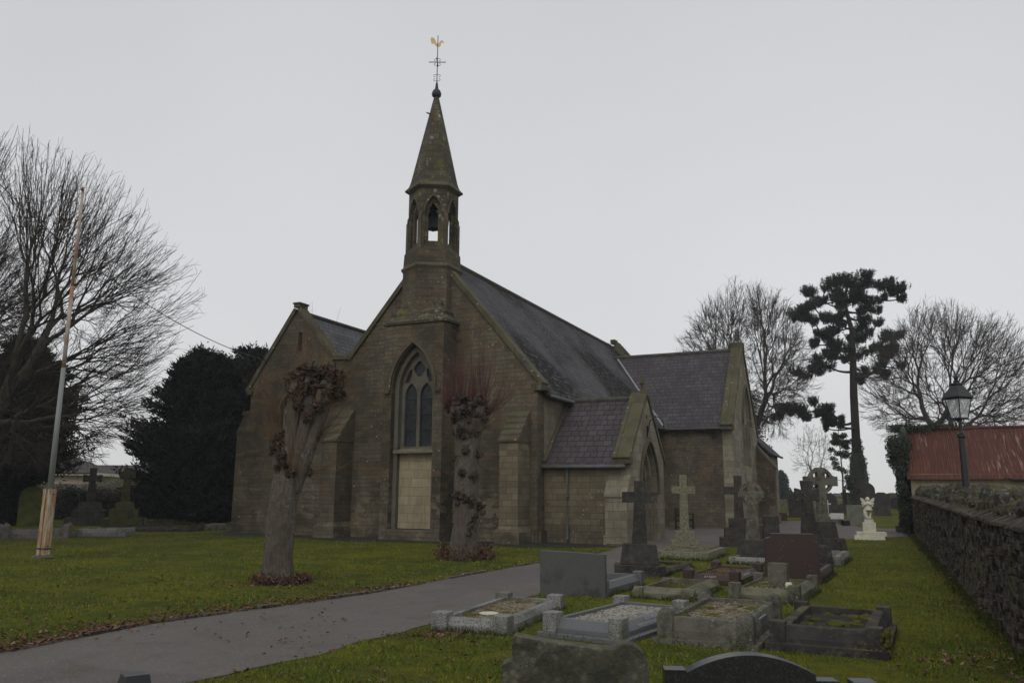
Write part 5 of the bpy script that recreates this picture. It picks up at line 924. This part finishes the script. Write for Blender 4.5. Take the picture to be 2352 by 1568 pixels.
# holly by the pine
x,y=Pd(1938,64); T=thing('holly_tree','small open evergreen left of the pine trunk','holly tree',(x,y,hgt(x,y))); rgh=np.random.default_rng(9)
cs=[]; b=MB(); b.tube([(0,0,-.2),(.1,0,2.5),(0,0,6.2)],[.09,.06,.02],6); b.tube([(.35,0,-.2),(.2,0,1.8)],[.07,.05],6)
for i in range(34):
    z=rgh.uniform(1.4,6.3); w=1.35*(1-((z-1.2)/5.6)**1.3)+.15; a_=rgh.uniform(0,2*PI); c=(w*rgh.uniform(.3,1)*math.cos(a_),w*math.sin(a_)*.8,z); cs.append((c,(.34,.34,.22))); b.tube([(0.05,0,z-.3),c],[.02,.01],3)
b.build('trunk',M_pineb,T); b=MB(); leafcloud(b,cs,4200,.15,rgh); b.build('foliage',M_ivy,T,norm=False)
# distant conical conifer
x,y=Pd(1800,112); T=thing('conifer','distant cone-shaped conifer right of the church','conifer',(x,y,hgt(x,y))); b=MB(); leafcloud(b,[((.15*math.sin(i),.1,.3+i*.33),(1.35-.0085*i*i,1.2-.0085*i*i,.4)) for i in range(11)],7000,.22,np.random.default_rng(12)); b.build('foliage',mk('far_conifer',(.03,.05,.045),[dict(s=1,lo=.4,hi=.6,c=(.05,.07,.05),f=.6)],.9),T,norm=False); b=MB(); b.tube([(0,0,-.3),(0,0,3)],[.2,.05],6); b.build('trunk',M_pineb,T)
# yews
M_yew=mk('yew_foliage',(.0075,.0125,.0085),[dict(s=.9,lo=.42,hi=.65,c=(.015,.021,.011),f=.8),dict(t='cell',s=3,lo=.5,hi=1,c=(.004,.007,.006),f=.7)],.75,spec=.15)
def yew(label,base,h,outline,n,seed,group=None):
    z=hgt(*base); T=thing('yew_tree',label,'yew tree',(base[0],base[1],z),0,group); r=np.random.default_rng(seed); zz=[q[0] for q in outline]; ww=[q[1] for q in outline]
    b=MB(); b.tube([(0,0,-.2),(.1,0,h*.3),(0,0,h*.9)],[.5,.35,.05],10); 
    sp=[]; nbr=560
    for i in range(nbr):
        zt=h*(r.uniform()**.85)*.99; w=np.interp(zt,zz,ww)*r.choice([.8,.95,1.05,1.22],p=[.3,.35,.25,.1]); a_=r.uniform(0,2*PI); tip=np.array([w*math.cos(a_),w*math.sin(a_),zt]); root=np.array([0,0,max(.3,zt-.38*w)]); 
        b.tube([root,(root+tip)/2+[0,0,-.1],tip],[.06,.04,.012],4,cap=False)
        sp.append((root,tip))
    b.build('trunk',M_pineb,T,norm=False)
    R0=np.array([q[0] for q in sp]); T0=np.array([q[1] for q in sp]); per=n//nbr; t=r.uniform(.22,1.02,(nbr,per)); p=R0[:,None]+(T0-R0)[:,None]*t[...,None]; d=(T0-R0); d/=np.linalg.norm(d,axis=1)[:,None]+1e-9
    sprd=(.40*(1.05-t)+.05)[...,None]; p=p+r.normal(size=p.shape)*sprd*np.array([1,1,.7]); p=p.reshape(-1,3); dd=np.repeat(d,per,0); dd=dd+r.normal(size=dd.shape)*.5; dd[:,2]+=.25; dd/=np.linalg.norm(dd,axis=1)[:,None]; s_=np.cross(dd,r.normal(size=dd.shape)); s_/=np.linalg.norm(s_,axis=1)[:,None]
    p=p[p[:,2]>.05]; k=len(p); dd=dd[:k]; s_=s_[:k]; L_=r.uniform(.16,.36,k)[:,None]; v=np.stack([p-s_*.045,p+s_*.045,p+dd*L_],1); m=MB(); m.v.append(v.reshape(-1,3)); m.n=k*3; m.f=[tuple(q) for q in np.arange(k*3).reshape(-1,3).tolist()]
    m.build('foliage',M_yew,T,norm=False,uv=False)
    c=MB(); nz=14; pr=[(max(.05,np.interp(h*i/nz,zz,ww)*.5),h*i/nz) for i in range(nz)]; c.lathe(pr,20,jit=lambda t,z:.25*mnoise.noise(Vector((math.cos(t)*2,math.sin(t)*2,z*.8+seed)))); c.build('inner_foliage',M_yew,T,norm=False)
yew('huge dark yew standing left of the church aisle',Pd(452,42.5),8.9,[(0,3.2),(1.4,2.7),(3.0,3.3),(4.2,3.9),(5.0,3.5),(5.6,2.5),(6.4,2.3),(7.4,1.7),(8.2,1.4),(8.9,.3)],64000,31)
yew('second dark yew filling in against the church aisle',Pd(560,44),9.3,[(0,3.4),(1,4.2),(3,4.0),(5,3.5),(7,3.2),(8.6,2.2),(9.3,.5)],52000,32)
yew('dark yew at the left edge behind the bare tree',Pd(25,38),8.6,[(0,.3),(1.9,.5),(2.5,2.0),(3.2,2.6),(4,2.9),(5,2.3),(5.8,2.5),(6.8,2.0),(7.6,1.4),(8.6,.3)],52000,33)
# hedge and shrubs along the left boundary
M_hedge=mk('hedge_leaves',(.016,.021,.013),[dict(s=1.4,lo=.42,hi=.62,c=(.04,.036,.024),f=.8),dict(t='cell',s=5,lo=0,hi=1,c=(.012,.016,.011),f=.6)],.85)
M_beech=mk('dead_beech_leaves',(.11,.085,.062),[dict(s=3,lo=.42,hi=.62,c=(.06,.045,.035),f=.8)],.9)
def shrub(label,base,r,h,n,mat,seed,cat='shrub',name='shrub',size=.11,group=None):
    rg=np.random.default_rng(seed); z=hgt(*base); T=thing(name,label,cat,(base[0],base[1],z),0,group); cs=[((r*.55*rg.uniform(-1,1),r*.5*rg.uniform(-1,1),h*rg.uniform(.25,.8)),(r*.55,r*.5,h*.3)) for _ in range(9)]
    b=MB(); leafcloud(b,cs,n,size,rg); b.build('foliage',mat,T,norm=False); b=MB()
    for c,_ in cs: b.tube([(c[0]*.2,c[1]*.2,-.1),(c[0]*.7,c[1]*.7,c[2]*.6),c],[.04,.03,.01],5)
    b.build('stems',M_twig,T)
gh='shrubs along the left boundary'
labs=['dark shrub at far left behind the green headstone','dark shrub just right of the flagpole','low dark shrub before the pale fence','brownish shrub left of the shadowy cross','pinkish-brown shrub between the two stepped crosses','dark bush behind the mossy pillar cross','dark undergrowth at the foot of the yew','dense dark bush between the yew and the aisle']
for i,(px_,D,r,h,m) in enumerate(((20,47,2.4,2.2,M_hedge),(130,46,1.9,1.9,M_hedge),(168,45,1.6,1.6,M_hedge),(205,45,1.5,1.7,M_hedge),(245,46,1.6,1.8,M_beech),(300,45,1.8,2.1,M_hedge),(355,45,2.2,1.9,M_hedge),(420,45,2.6,2.0,M_hedge))): shrub(labs[i],Pd(px_,D),r,h,5200,m,40+i,group=gh)
M_gb=mk('golden_bush',(.16,.15,.045),[dict(s=2,lo=.4,hi=.6,c=(.09,.10,.04),f=.7)],.9); M_gb2=mk('pale_green_bush',(.10,.13,.07),[dict(s=2,lo=.4,hi=.6,c=(.06,.08,.045),f=.7)],.9)
shrub('golden rounded bush in front of the bungalow',Pd(206,56),1.5,2.5,3000,M_gb,60,'bush','bush',.09); shrub('pale green bush between bungalow and mossy cross',Pd(258,57),1.5,2.4,3000,M_gb2,61,'bush','bush',.09); shrub('olive bush beside the yew beyond the fence',Pd(335,56),1.6,2.1,3000,M_gb2,62,'bush','bush',.09)
# board fence
T=thing('fence','pale weathered board fence behind the left-hand shrubs','fence'); M_fence=mk('weathered_boards',(.17,.155,.13),[dict(t='cell',s=2.4,lo=0,hi=1,c=(.10,.09,.075),f=.7,st=(2.6,.1,.05)),dict(s=5,lo=.5,hi=.7,c=(.09,.085,.07),f=.6,st=(3,3,.3))],.95,(20,.01,(2,2,.2)))
A=Vector((*Pd(60,51),0)); B=Vector((*Pd(520,53),0)); dB=(B-A); nB=int(dB.length/.16); b=MB()
for i in range(nB):
    p=A+dB*(i/nB); q=A+dB*((i+.93)/nB); h=1.98+.03*rg.random()+(0 if i<nB*.4 else -.25); yo=.02*(i%2); b.add([(s.x,s.y+o,z) for z in (0,h) for s,o in ((p,yo),(q,yo),(q,yo+.025),(p,yo+.025))],[(3,2,1,0),(4,5,6,7),(0,1,5,4),(1,2,6,5),(2,3,7,6),(3,0,4,7)])
b.build('boards',M_fence,T)
for i in range(0,7):
    p=A+dB*(i/6.); b=MB(); b.box(p.x-.06,p.x+.06,p.y-.1,p.y-.01,0,2.1); b.build('post',M_fence,T)
# bungalow
x,y=Pd(90,62); zb=hgt(x,y); T=thing('bungalow','cream bungalow with grey hipped roof beyond the fence','house',(x,y,zb),R(10))
M_crm=mk('cream_render',(.40,.34,.27),[dict(s=1,lo=.4,hi=.7,c=(.33,.28,.22),f=.5)],.9); M_tile=mk('grey_roof_tile',(.062,.055,.052),[dict(s=1.5,lo=.4,hi=.7,c=(.08,.072,.066),f=.6)],.9,None,dict(w=.3,h=.33,m=.01,c2=(.055,.05,.048),mc=(.03,.03,.03),b=.01))
b=MB(); b.slab([(-7,0),(3.3,0),(3.3,2.5),(-7,2.5)],[[(-.5,1.0),(1.1,1.0),(1.1,2.1),(-.5,2.1)],[(-4.5,1.0),(-2.9,1.0),(-2.9,2.1),(-4.5,2.1)]],(0,0,0),EX,EZ,(0,.3,0)); b.box(3.0,3.3,.3,8,0,2.5); b.box(-7,-6.7,.3,8,0,2.5); b.build('wall',M_crm,T)
for xx in (-.5,-4.5):
    b=MB(); b.box(xx,xx+1.6,.1,.16,1.0,2.1); o=b.build('window',M_glass,T); b=MB()
    for q in (xx,xx+.78,xx+1.54): b.box(q,q+.07,.04,.1,1.0,2.1)
    b.box(xx,xx+1.6,.04,.1,2.03,2.1); b.build('frame',M_white,o)
b=MB(); b.add([(-7.5,-.5,2.5),(3.8,-.5,2.5),(3.8,8.5,2.5),(-7.5,8.5,2.5),(-3.5,4,4.15),(.1,4,4.15)],[(0,1,5,4),(1,2,5),(2,3,4,5),(3,0,4),(3,2,1,0)]); b.build('roof',M_tile,T); b=MB(); b.box(-7.52,3.82,-.56,-.5,2.3,2.52); b.box(3.8,3.86,-.56,8.5,2.3,2.52); b.build('fascia',M_white,T); b=MB(); b.tube([(-7.5,-.62,2.48),(3.9,-.62,2.48)],.06,6); b.build('gutter',M_black,T)
x,y=Pd(262,74); zb=hgt(x,y); T=thing('bungalow','farther bungalow, only its long grey roof showing beyond the bushes','house',(x,y,zb),R(-4))
b=MB(); b.box(-4,4.6,0,6,0,1.9); b.build('wall',M_crm,T); b=MB(); b.add([(-5,-.5,1.7),(5,-.5,1.7),(5,6.5,1.7),(-5,6.5,1.7),(-4.8,3,3.0),(4.6,3,3.0)],[(0,1,5,4),(1,2,5),(2,3,4,5),(3,0,4),(3,2,1,0)]); b.build('roof',M_tile,T); b=MB(); b.box(1,1.5,2.8,3.2,2.8,3.5); b.build('chimney',M_crm,T)
# distant hedge line to the horizon
M_far=mk('far_hedge',(.06,.058,.05),[dict(s=.3,lo=.4,hi=.6,c=(.05,.045,.038),f=.7)],1)  # grey base colour has the distance haze mixed in
b=MB(); rgf=np.random.default_rng(77); cs=[((x_,150+rgf.uniform(-6,6),1.05+rgf.uniform(.0,.4)),(3.2,2,rgf.uniform(.5,.9))) for x_ in np.arange(-170,200,2.6)]
for (c,r_) in cs: b.blob(c,r_,2,.35,1.4,c[0])
leafcloud(b,[(c,(r_[0]*1.15,r_[1],r_[2]*1.3)) for c,r_ in cs],15000,.5,rgf); tag(b.build('far_hedge',M_far,norm=False),'low hazy hedge line along the horizon','hedge',kind='stuff')

# ------------------------------------------------------------- pollards
M_pbark=mk('pollard_bark',(.122,.100,.080),[dict(s=12,lo=.42,hi=.62,c=(.062,.051,.042),f=.75,st=(2,2,.45)),dict(s=5,lo=.5,hi=.7,c=(.07,.06,.045),f=.6),dict(s=22,lo=.55,hi=.63,c=(.19,.185,.16),f=.75,st=(1,1,.7),**{'and':(2.5,.45,.58)}),dict(t='voro',s=34,lo=.3,hi=.14,c=(.25,.25,.21),f=.6,**{'and':(3,.46,.6)})],0.95,(22,.045,(1.6,1.6,.35)))
M_knob=mk('pollard_knob',(.062,.046,.036),[dict(s=9,lo=.45,hi=.62,c=(.095,.07,.05),f=.7),dict(s=5,lo=.5,hi=.6,c=(.022,.018,.015),f=.8)],.95,(20,.06))
M_cut=mk('cut_wood',(.22,.16,.11),[dict(s=20,lo=.4,hi=.6,c=(.12,.085,.06),f=.7)],.9)
M_shoot=mk('red_shoots',(.080,.026,.024),[dict(s=2,lo=.45,hi=.6,c=(.06,.022,.02),f=.7)],.8); M_shooty=mk('olive_shoots',(.135,.088,.038),[dict(s=2,lo=.45,hi=.6,c=(.07,.03,.02),f=.8)],.8)
M_dleaf=mk('dead_leaves',(.115,.060,.038),[dict(t='cell',s=30,lo=0,hi=1,c=(.045,.022,.015),f=.8),dict(t='cell',s=41,lo=.7,hi=1,c=(.24,.15,.095),f=.7)],.85)
def nbranch(mb,pts,rad,seed,n=26,ridge=.14):
    pts=np.array(pts,float); M_=len(pts)*7; t=np.linspace(0,len(pts)-1,M_); 
    P=np.stack([np.interp(t,range(len(pts)),pts[:,i]) for i in range(3)],1); k=np.array([1,2,3,2,1])/9.; 
    for i in range(3): q=np.pad(P[:,i],2,mode='edge'); P[:,i]=np.convolve(q,k,'valid')
    R_=np.interp(t,range(len(pts)),rad)*.95; vs=[];fs=[]
    d=np.gradient(P,axis=0); d/=np.linalg.norm(d,axis=1)[:,None]; a=np.cross(d,[0,1,0.]); a/=np.linalg.norm(a,axis=1)[:,None]; b_=np.cross(d,a)
    for i in range(M_):
        for j in range(n):
            th=j*2*PI/n; dirv=a[i]*math.cos(th)+b_[i]*math.sin(th); pv=Vector((math.cos(th)*2.2,math.sin(th)*2.2,P[i][2]*1.4+seed)); r=R_[i]*(1+ridge*mnoise.noise(pv)*1.6+.05*mnoise.noise(pv*4)+.03*math.sin(9*th+2*mnoise.noise(pv*1.5)*3))
            vs.append(P[i]+dirv*r)
    for i in range(M_-1):
        for j in range(n): k_=(j+1)%n; fs.append((i*n+j,i*n+k_,(i+1)*n+k_,(i+1)*n+j))
    fs.append(tuple(range((M_-1)*n,M_*n))); mb.add(vs,fs)
def sprouts(mb,c,n,L,rg,spread=.5,up=1.,side=0,r=.0042,out=None):
    for _ in range(int(n*1.7)):
        d=np.array([rg.gauss(0,spread)+side,rg.gauss(0,spread),up*rg.uniform(.6,1.2)]); 
        if out is not None: d=d+np.array(out)*rg.uniform(.3,1)
        d/=np.linalg.norm(d); p=np.array(c)+np.array([rg.gauss(0,.06) for _ in range(3)]); l=L*rg.uniform(.4,1.15); m_=p+d*l*.5+np.array([0,0,-.03*l]); q=p+d*l+np.array([rg.gauss(0,.03),rg.gauss(0,.03),.10*l]); mb.tube([p,m_,q],[r,r*.75,r*.4],3,cap=False)
def knob(mb,cu,c,r,seed,rg,leaf=None):
    for i in range(9): mb.blob((c[0]+rg.uniform(-1,1)*r*.75,c[1]+rg.uniform(-1,1)*r*.6,c[2]+rg.uniform(-.9,.7)*r),tuple(r*rg.uniform(.22,.5) for _ in range(3)),2,.5,3.6,seed+i*1.9)
    for i in range(14):
        a=rg.uniform(0,2*PI); e=rg.uniform(-.4,1.4); d=np.array([math.cos(a)*math.cos(e),math.sin(a)*math.cos(e),math.sin(e)]); p=np.array(c)+d*r*.45; cu.tube([p,p+d*r*rg.uniform(.35,.95)],[r*.15,r*.09],6)
    if leaf is not None: leaf.append((tuple(c),(r*.85,r*.85,r*.85)))
def pollard(label,base,scale,trunks,knobs,seed,basescrub,shoots,pc,litter):
    T=thing('pollard_tree',label,'pollarded tree',(base[0],base[1],0)); rg=random.Random(seed)
    b=MB()
    for i,(pts,rad) in enumerate(trunks): nbranch(b,[pc(*p) for p in pts],rad,seed+i*5)
    b.build('trunk',M_pbark,T,smooth=True,norm=False)
    lf=[]
    for i,(px_,py_,r,dy) in enumerate(knobs): kb=MB(); c=pc(px_,py_,dy); knob(kb,kb,c,r,seed*3+i,rg,lf); kb.build('knob',M_knob,T,smooth=False,norm=False)
    b=MB(); leafcloud(b,lf,int(75*len(lf)),.055,np.random.default_rng(seed),aspect=.8); b.build('clinging_leaves',M_dleaf,T,norm=False)
    for mt in (M_shoot,M_shooty):
        b=MB()
        for (px_,py_,dy,n,L,sp,up,side,m) in shoots:
            if (m=='r')==(mt is M_shoot): sprouts(b,pc(px_,py_,dy),n,L,rg,sp,up,side)
        if b.n: b.build('shoots',mt,T,norm=False)
    b=MB(); rr=basescrub; rgn=np.random.default_rng(seed); leafcloud(b,[((rr*.95*math.cos(a),rr*.8*math.sin(a),.04+litter*.3*rgn.uniform()),(rr*.45,rr*.45,.09+litter*rgn.uniform(.3,1))) for a in np.arange(0,6.2,.35)],int(900+3200*litter),.06,rgn,aspect=.8)
    for _ in range(90):
        a=rg.uniform(0,2*PI); p=np.array([rr*.8*math.cos(a),rr*.8*math.sin(a),0]); b.tube([p,p+[.12*math.cos(a)+rg.gauss(0,.05),.12*math.sin(a),rg.uniform(.08,.16+litter*.5)]],[.004,.002],3)
    b.build('base_leaves',M_dleaf,T,norm=False)
# left pollard  V px -> local metres
B1=(-4.08,14.95); s1=15.15/1893.
pc1=lambda px_,py_,dy=0: ((px_-(1176-4.08/15.0*1893-.0)-((1340-py_)*.0))*s1 , dy, (1131-py_)*s1+1.6)
# trunk centres need depth-constant mapping: x from pixel at distance 15
def mk_pc(base,D):
    s=D/1893.; 
    def f(px_,py_,dy=0):
        z=(1132-py_)*s; # first order; correct for pitch
        zz=1.6+z; q=D
        # exact inverse of the tilted camera at plane y=base y
        a=(px_-1176)*math.cos(.0067)-(784-py_)*math.sin(.0067); b_=(px_-1176)*math.sin(.0067)+(784-py_)*math.cos(.0067)
        dy_=1860*math.cos(TH)-b_*math.sin(TH); dz_=1860*math.sin(TH)+b_*math.cos(TH); t=(base[1])/dy_
        return (a*t-base[0],dy,1.6+dz_*t)
    return f
pc=mk_pc(B1,14.95)
pollard('leaning pollarded tree on the lawn with several knobbly heads',B1,1,[
 ([(637,1352),(638,1320),(641,1270),(646,1200),(653,1130),(660,1090)],[.335,.275,.26,.255,.255,.23]),
 ([(652,1150),(660,1095),(668,1040),(672,980),(676,920),(678,870)],[.15,.155,.14,.13,.12,.09]),
 ([(662,1140),(680,1080),(696,1010),(706,960),(712,900),(712,860)],[.16,.17,.15,.14,.12,.09]),
 ([(668,1130),(692,1070),(720,1000),(742,940),(758,895),(764,870)],[.15,.16,.13,.12,.11,.08]),
 ([(655,1120),(640,1080),(636,1040)],[.15,.11,.09])],
 [(668,880,.13,.05),(780,905,.12,0),(778,862,.12,.1),(672,905,.11,-.1),(680,870,.15,0),(695,855,.14,.1),(715,850,.14,-.1),(735,858,.15,0),(752,850,.15,.05),(766,860,.16,-.05),(775,885,.15,0),(700,890,.14,-.12),(725,885,.15,-.15),(755,900,.14,-.1),(690,930,.11,-.15),(735,935,.13,-.15),(710,960,.09,-.2),(640,1015,.15,-.05),(655,1000,.12,0),(632,1035,.10,-.05),(650,1050,.12,-.15),(715,1020,.11,.05),(728,1000,.09,0),(705,1060,.09,0),(678,1085,.10,-.2),(665,1070,.09,-.22),(715,1085,.07,-.05),(640,1075,.07,-.1)],
 5,.42,[(680,850,0,10,.9,.25,1.2,0,'y'),(710,845,0,8,1.1,.15,1.3,0,'y'),(740,845,0,9,.9,.25,1.2,.1,'y'),(770,880,0,16,.8,.35,.5,.5,'y'),(640,1010,0,24,.95,.3,1.2,-.25,'y'),(632,1020,0,16,.7,.35,1,-.5,'y'),(635,1050,0,10,.5,.4,.4,-.6,'y'),(725,1010,0,26,1.0,.35,.7,.6,'y'),(715,1080,0,14,.8,.4,.3,.9,'y'),(760,930,0,24,.7,.3,.7,.6,'y'),(678,1080,-.2,14,1.3,.15,1.2,0,'y'),(690,930,-.1,10,.6,.3,1,-.3,'y'),(650,960,0,14,1.2,.35,1.1,-.5,'y'),(665,1080,-.1,8,.5,.4,.2,-.3,'y')],pc,.10)
B2=(-1.12,20.45); pc=mk_pc(B2,20.45)
pollard('upright knobbly pollard with crimson shoots in front of the west wall',B2,1,[
 ([(1066,1290),(1066,1260),(1068,1200),(1072,1120),(1074,1060),(1076,1000),(1077,960)],[.44,.36,.33,.31,.31,.31,.36]),
 ([(1070,1000),(1058,965),(1052,930)],[.27,.25,.22]),([(1080,1000),(1096,965),(1104,930)],[.25,.22,.20])],
 [(1040,930,.20,0),(1052,925,.2,-.1),(1072,922,.2,.1),(1090,925,.2,-.1),(1108,932,.2,0),(1048,960,.2,-.15),(1070,955,.2,-.25),(1095,965,.2,-.15),(1110,955,.16,0),(1060,990,.18,-.25),(1085,990,.17,-.2),(1050,985,.14,0),(1072,1035,.12,-.3),(1098,1045,.14,-.1),(1052,1050,.13,-.05),(1062,1085,.10,-.3),(1090,1095,.14,-.2),(1060,1140,.19,-.22),(1080,1150,.15,-.25),(1104,1165,.14,-.05),(1048,1170,.12,-.05),(1090,1190,.12,-.2),(1044,1200,.1,0),(1082,1215,.13,-.25),(1052,1250,.1,-.1)],
 8,.62,[(1040,925,0,34,1.1,.22,1.3,-.08,'r'),(1060,920,0,34,1.15,.15,1.4,0,'r'),(1085,920,0,36,1.15,.15,1.4,.05,'r'),(1108,925,0,36,1.2,.2,1.3,.15,'r'),(1118,950,0,34,1.0,.25,.8,.6,'r'),(1036,940,0,26,.9,.25,.9,-.55,'r'),(1110,985,0,18,.75,.3,.45,.7,'y'),(1045,990,0,12,.6,.3,.5,-.6,'y')],pc,.36)

# ------------------------------------------------------------- grass blades, dead leaves
def inpoly(P,poly):
    x,y=P[:,0],P[:,1]; ins=np.zeros(len(P),bool); n=len(poly); j=n-1
    for i in range(n):
        xi,yi=poly[i]; xj,yj=poly[j]; c=((yi>y)!=(yj>y))&(x<(xj-xi)*(y-yi)/(yj-yi+1e-12)+xi); ins^=c; j=i
    return ins
pth=np.array(pp); CHU=[cw(-.2,13.4),cw(-.2,-3),cw(35,-6),cw(35,13.4)]
def scatter(n,y0,y1,rg):
    yy=y0/(1-rg.uniform(0,1,n)*(1-y0/y1)); xx=yy*rg.uniform(-.70,.70,n); P=np.stack([xx,yy],1)
    k=~inpoly(P,[tuple(q) for q in pp])&~inpoly(P,MARG)&~inpoly(P,CHU); 
    for fc,ex,ey,w,l in GRAVES: dx=(P[:,0]-fc.x)*ex.x+(P[:,1]-fc.y)*ex.y; dy=(P[:,0]-fc.x)*ey.x+(P[:,1]-fc.y)*ey.y; k&=~((abs(dx)<w/2+.01)&(dy>-.01)&(dy<l+.01))
    rel=P-np.array([WA.x,WA.y]); k&=(rel@np.array([WN.x,WN.y])<0.0)
    return P[k]
def blades(P,h,w,rg):
    n=len(P); z=np.array([hgt(0,q) for q in P[:,1]]); a=rg.uniform(0,2*PI,n); ln=rg.normal(0,.45,(n,2)); hh=h*rg.uniform(.35,1.15,n)
    # slightly longer in soft clumps
    cl=np.array([mnoise.noise(Vector((x*2.4,y*2.4,1.5))) for x,y in P]); hh*=1+1.1*np.clip(cl,-.5,1)
    s=np.stack([np.cos(a),np.sin(a),np.zeros(n)],1)*w[:,None]*.5; b0=np.stack([P[:,0],P[:,1],z-.005],1); tip=b0+np.stack([ln[:,0]*hh,ln[:,1]*hh,hh],1)
    return np.stack([b0-s,b0+s,tip],1).reshape(-1,3)
rgg=np.random.default_rng(99)
def thin(P):
    k=np.array([mnoise.noise(Vector((x*.55,y*.55,4.2)))+.5*mnoise.noise(Vector((x*1.7,y*1.7,9))) for x,y in P]); return P[rgg.uniform(size=len(P))<np.clip(1.0-1.9*np.maximum(0,k-.12),.12,1)]
for nm,c,nn,mlt in (('grass',(.100,.138,.020),230000,1.),('grass_pale',(.225,.218,.022),90000,.9)):
    P=thin(scatter(nn,3.2,34,rgg)); d=P[:,1]; vs=blades(P,(.022+.0016*np.minimum(d,20))*mlt,(.004+.0011*d),rgg); b=MB(); b.v=[vs]; b.n=len(vs); b.f=[tuple(q) for q in np.arange(len(vs)).reshape(-1,3).tolist()]
    tag(b.build('grass',mk(nm,c,[dict(s=.8,lo=.4,hi=.62,c=(c[0]*.6,c[1]*.72,c[2]),f=.8),dict(s=3,lo=.5,hi=.7,c=(.14,.128,.014),f=.6)],.8,spec=.15),norm=False,uv=False),'short damp mossy grass of the churchyard lawns' if nm=='grass' else 'paler yellowish blades mixed through the lawns','grass',kind='stuff')
# long grass tufts round the stones
def tufts():
    pts=[]
    for fc,ex,ey,w,l in GRAVES:
        if fc.y>24: continue
        for _ in range(int(260*(w+l))):
            s=rgg.integers(0,4); t=rgg.uniform(); o=rgg.uniform(0,.06)
            q={0:fc+ex*(t-.5)*w-ey*o,1:fc+ex*(w/2+o)+ey*t*l,2:fc-ex*(w/2+o)+ey*t*l,3:fc+ex*(t-.5)*w+ey*(l+o)}[int(s)]; pts.append((q.x,q.y))
    for s in np.linspace(0,30,5200): q=WA+WD*s-WN*abs(rgg.normal(0,.10)); pts.append((q.x,q.y))
    for q0,q1 in ((.35,4.3),(1.2,4.3)): pass
    return np.array(pts)
P=tufts(); vs=blades(P,.085*np.ones(len(P)),.006+.0008*P[:,1],rgg); b=MB(); b.v=[vs]; b.n=len(vs); b.f=[tuple(q) for q in np.arange(len(vs)).reshape(-1,3).tolist()]
tag(b.build('grass',mk('long_grass',(.040,.055,.012),[dict(s=3,lo=.45,hi=.65,c=(.08,.075,.02),f=.6)],.8,spec=.15),norm=False,uv=False),'longer grass fringing the kerbs and the wall','grass',kind='stuff')
def leaflitter(P,size,rg):
    n=len(P); z=.012+rg.uniform(0,.03,n); a=rg.uniform(0,2*PI,n); s=size*rg.uniform(.5,1.3,n); e1=np.stack([np.cos(a),np.sin(a),rg.normal(0,.35,n)],1)*s[:,None]; e2=np.stack([-np.sin(a),np.cos(a),rg.normal(0,.35,n)],1)*s[:,None]*.7; c=np.stack([P[:,0],P[:,1],z],1)
    return np.stack([c-e1*.5,c-e1*.1+e2*.5+[0,0,.008],c+e1*.5,c-e1*.1-e2*.5+[0,0,.008]],1).reshape(-1,3)
pl=[]
ed=[q for q in PATH[1:13]]
for a,c in zip(ed[:-1],ed[1:]):
    L_e=math.hypot(c[0]-a[0],c[1]-a[1]); near=a[1]<14; k=int(L_e*(420 if a[1]<9 else 230 if near else 50)); nx,ny=-(c[1]-a[1])/L_e,(c[0]-a[0])/L_e
    for _ in range(k): t=rgg.uniform(); o=rgg.exponential(.26) if near else rgg.exponential(.12); o-=.07; pl.append((a[0]+(c[0]-a[0])*t+nx*o,a[1]+(c[1]-a[1])*t+ny*o))
for _ in range(380): pl.append((rgg.uniform(-9,-2),rgg.uniform(9,17)))
for _ in range(260): pl.append((rgg.normal(-4.1,.7),rgg.normal(14.6,.5)))
for _ in range(260): pl.append((rgg.uniform(-2.5,0.2),rgg.uniform(5.5,9.6)))
for _ in range(120): pl.append((rgg.normal(-.9,.25),rgg.normal(9.6,.12)))
for cx_,cy_,s1_,k in ((4.35,8.3,.35,120),(4.6,7.4,.3,70),(6.6,12.4,.5,70),(5.0,8.6,.4,60),(8.2,17,.7,60),(3.0,10.9,.3,60)):
    for _ in range(k): pl.append((rgg.normal(cx_,s1_),rgg.normal(cy_,s1_)))
for _ in range(380): s=rgg.uniform(0,27); q=WA+WD*s-WN*abs(rgg.normal(0,.35)); pl.append((q.x,q.y))
pl=np.array(pl); vs=leaflitter(pl,.052+.0*pl[:,0],rgg); b=MB(); b.v=[vs]; b.n=len(vs); b.f=[tuple(q) for q in np.arange(len(vs)).reshape(-1,4).tolist()]
tag(b.build('fallen_leaves',mk('leaf_litter',(.14,.060,.034),[dict(t='cell',s=14,lo=0,hi=1,c=(.05,.026,.018),f=.85),dict(t='cell',s=19,lo=.75,hi=1,c=(.30,.23,.17),f=.75)],.85),norm=False,uv=False),'scattered brown fallen leaves on the grass edges','leaf litter',kind='stuff')
# ------------------------------------------------------------- damp winter air
HAZE=.0006
if HAZE:
    b=MB(); b.box(-190,230,-6,175,-1.5,22.5); hm=bpy.data.materials.new('haze'); hm.use_nodes=True; nt=hm.node_tree; nt.nodes.clear(); o=nt.nodes.new('ShaderNodeOutputMaterial'); v=nt.nodes.new('ShaderNodeVolumePrincipled'); v.inputs['Color'].default_value=(.93,.95,1,1); v.inputs['Density'].default_value=HAZE; nt.links.new(v.outputs[0],o.inputs['Volume'])
    tag(b.build('haze',hm,uv=False),'thin winter mist over the churchyard','haze',kind='stuff')
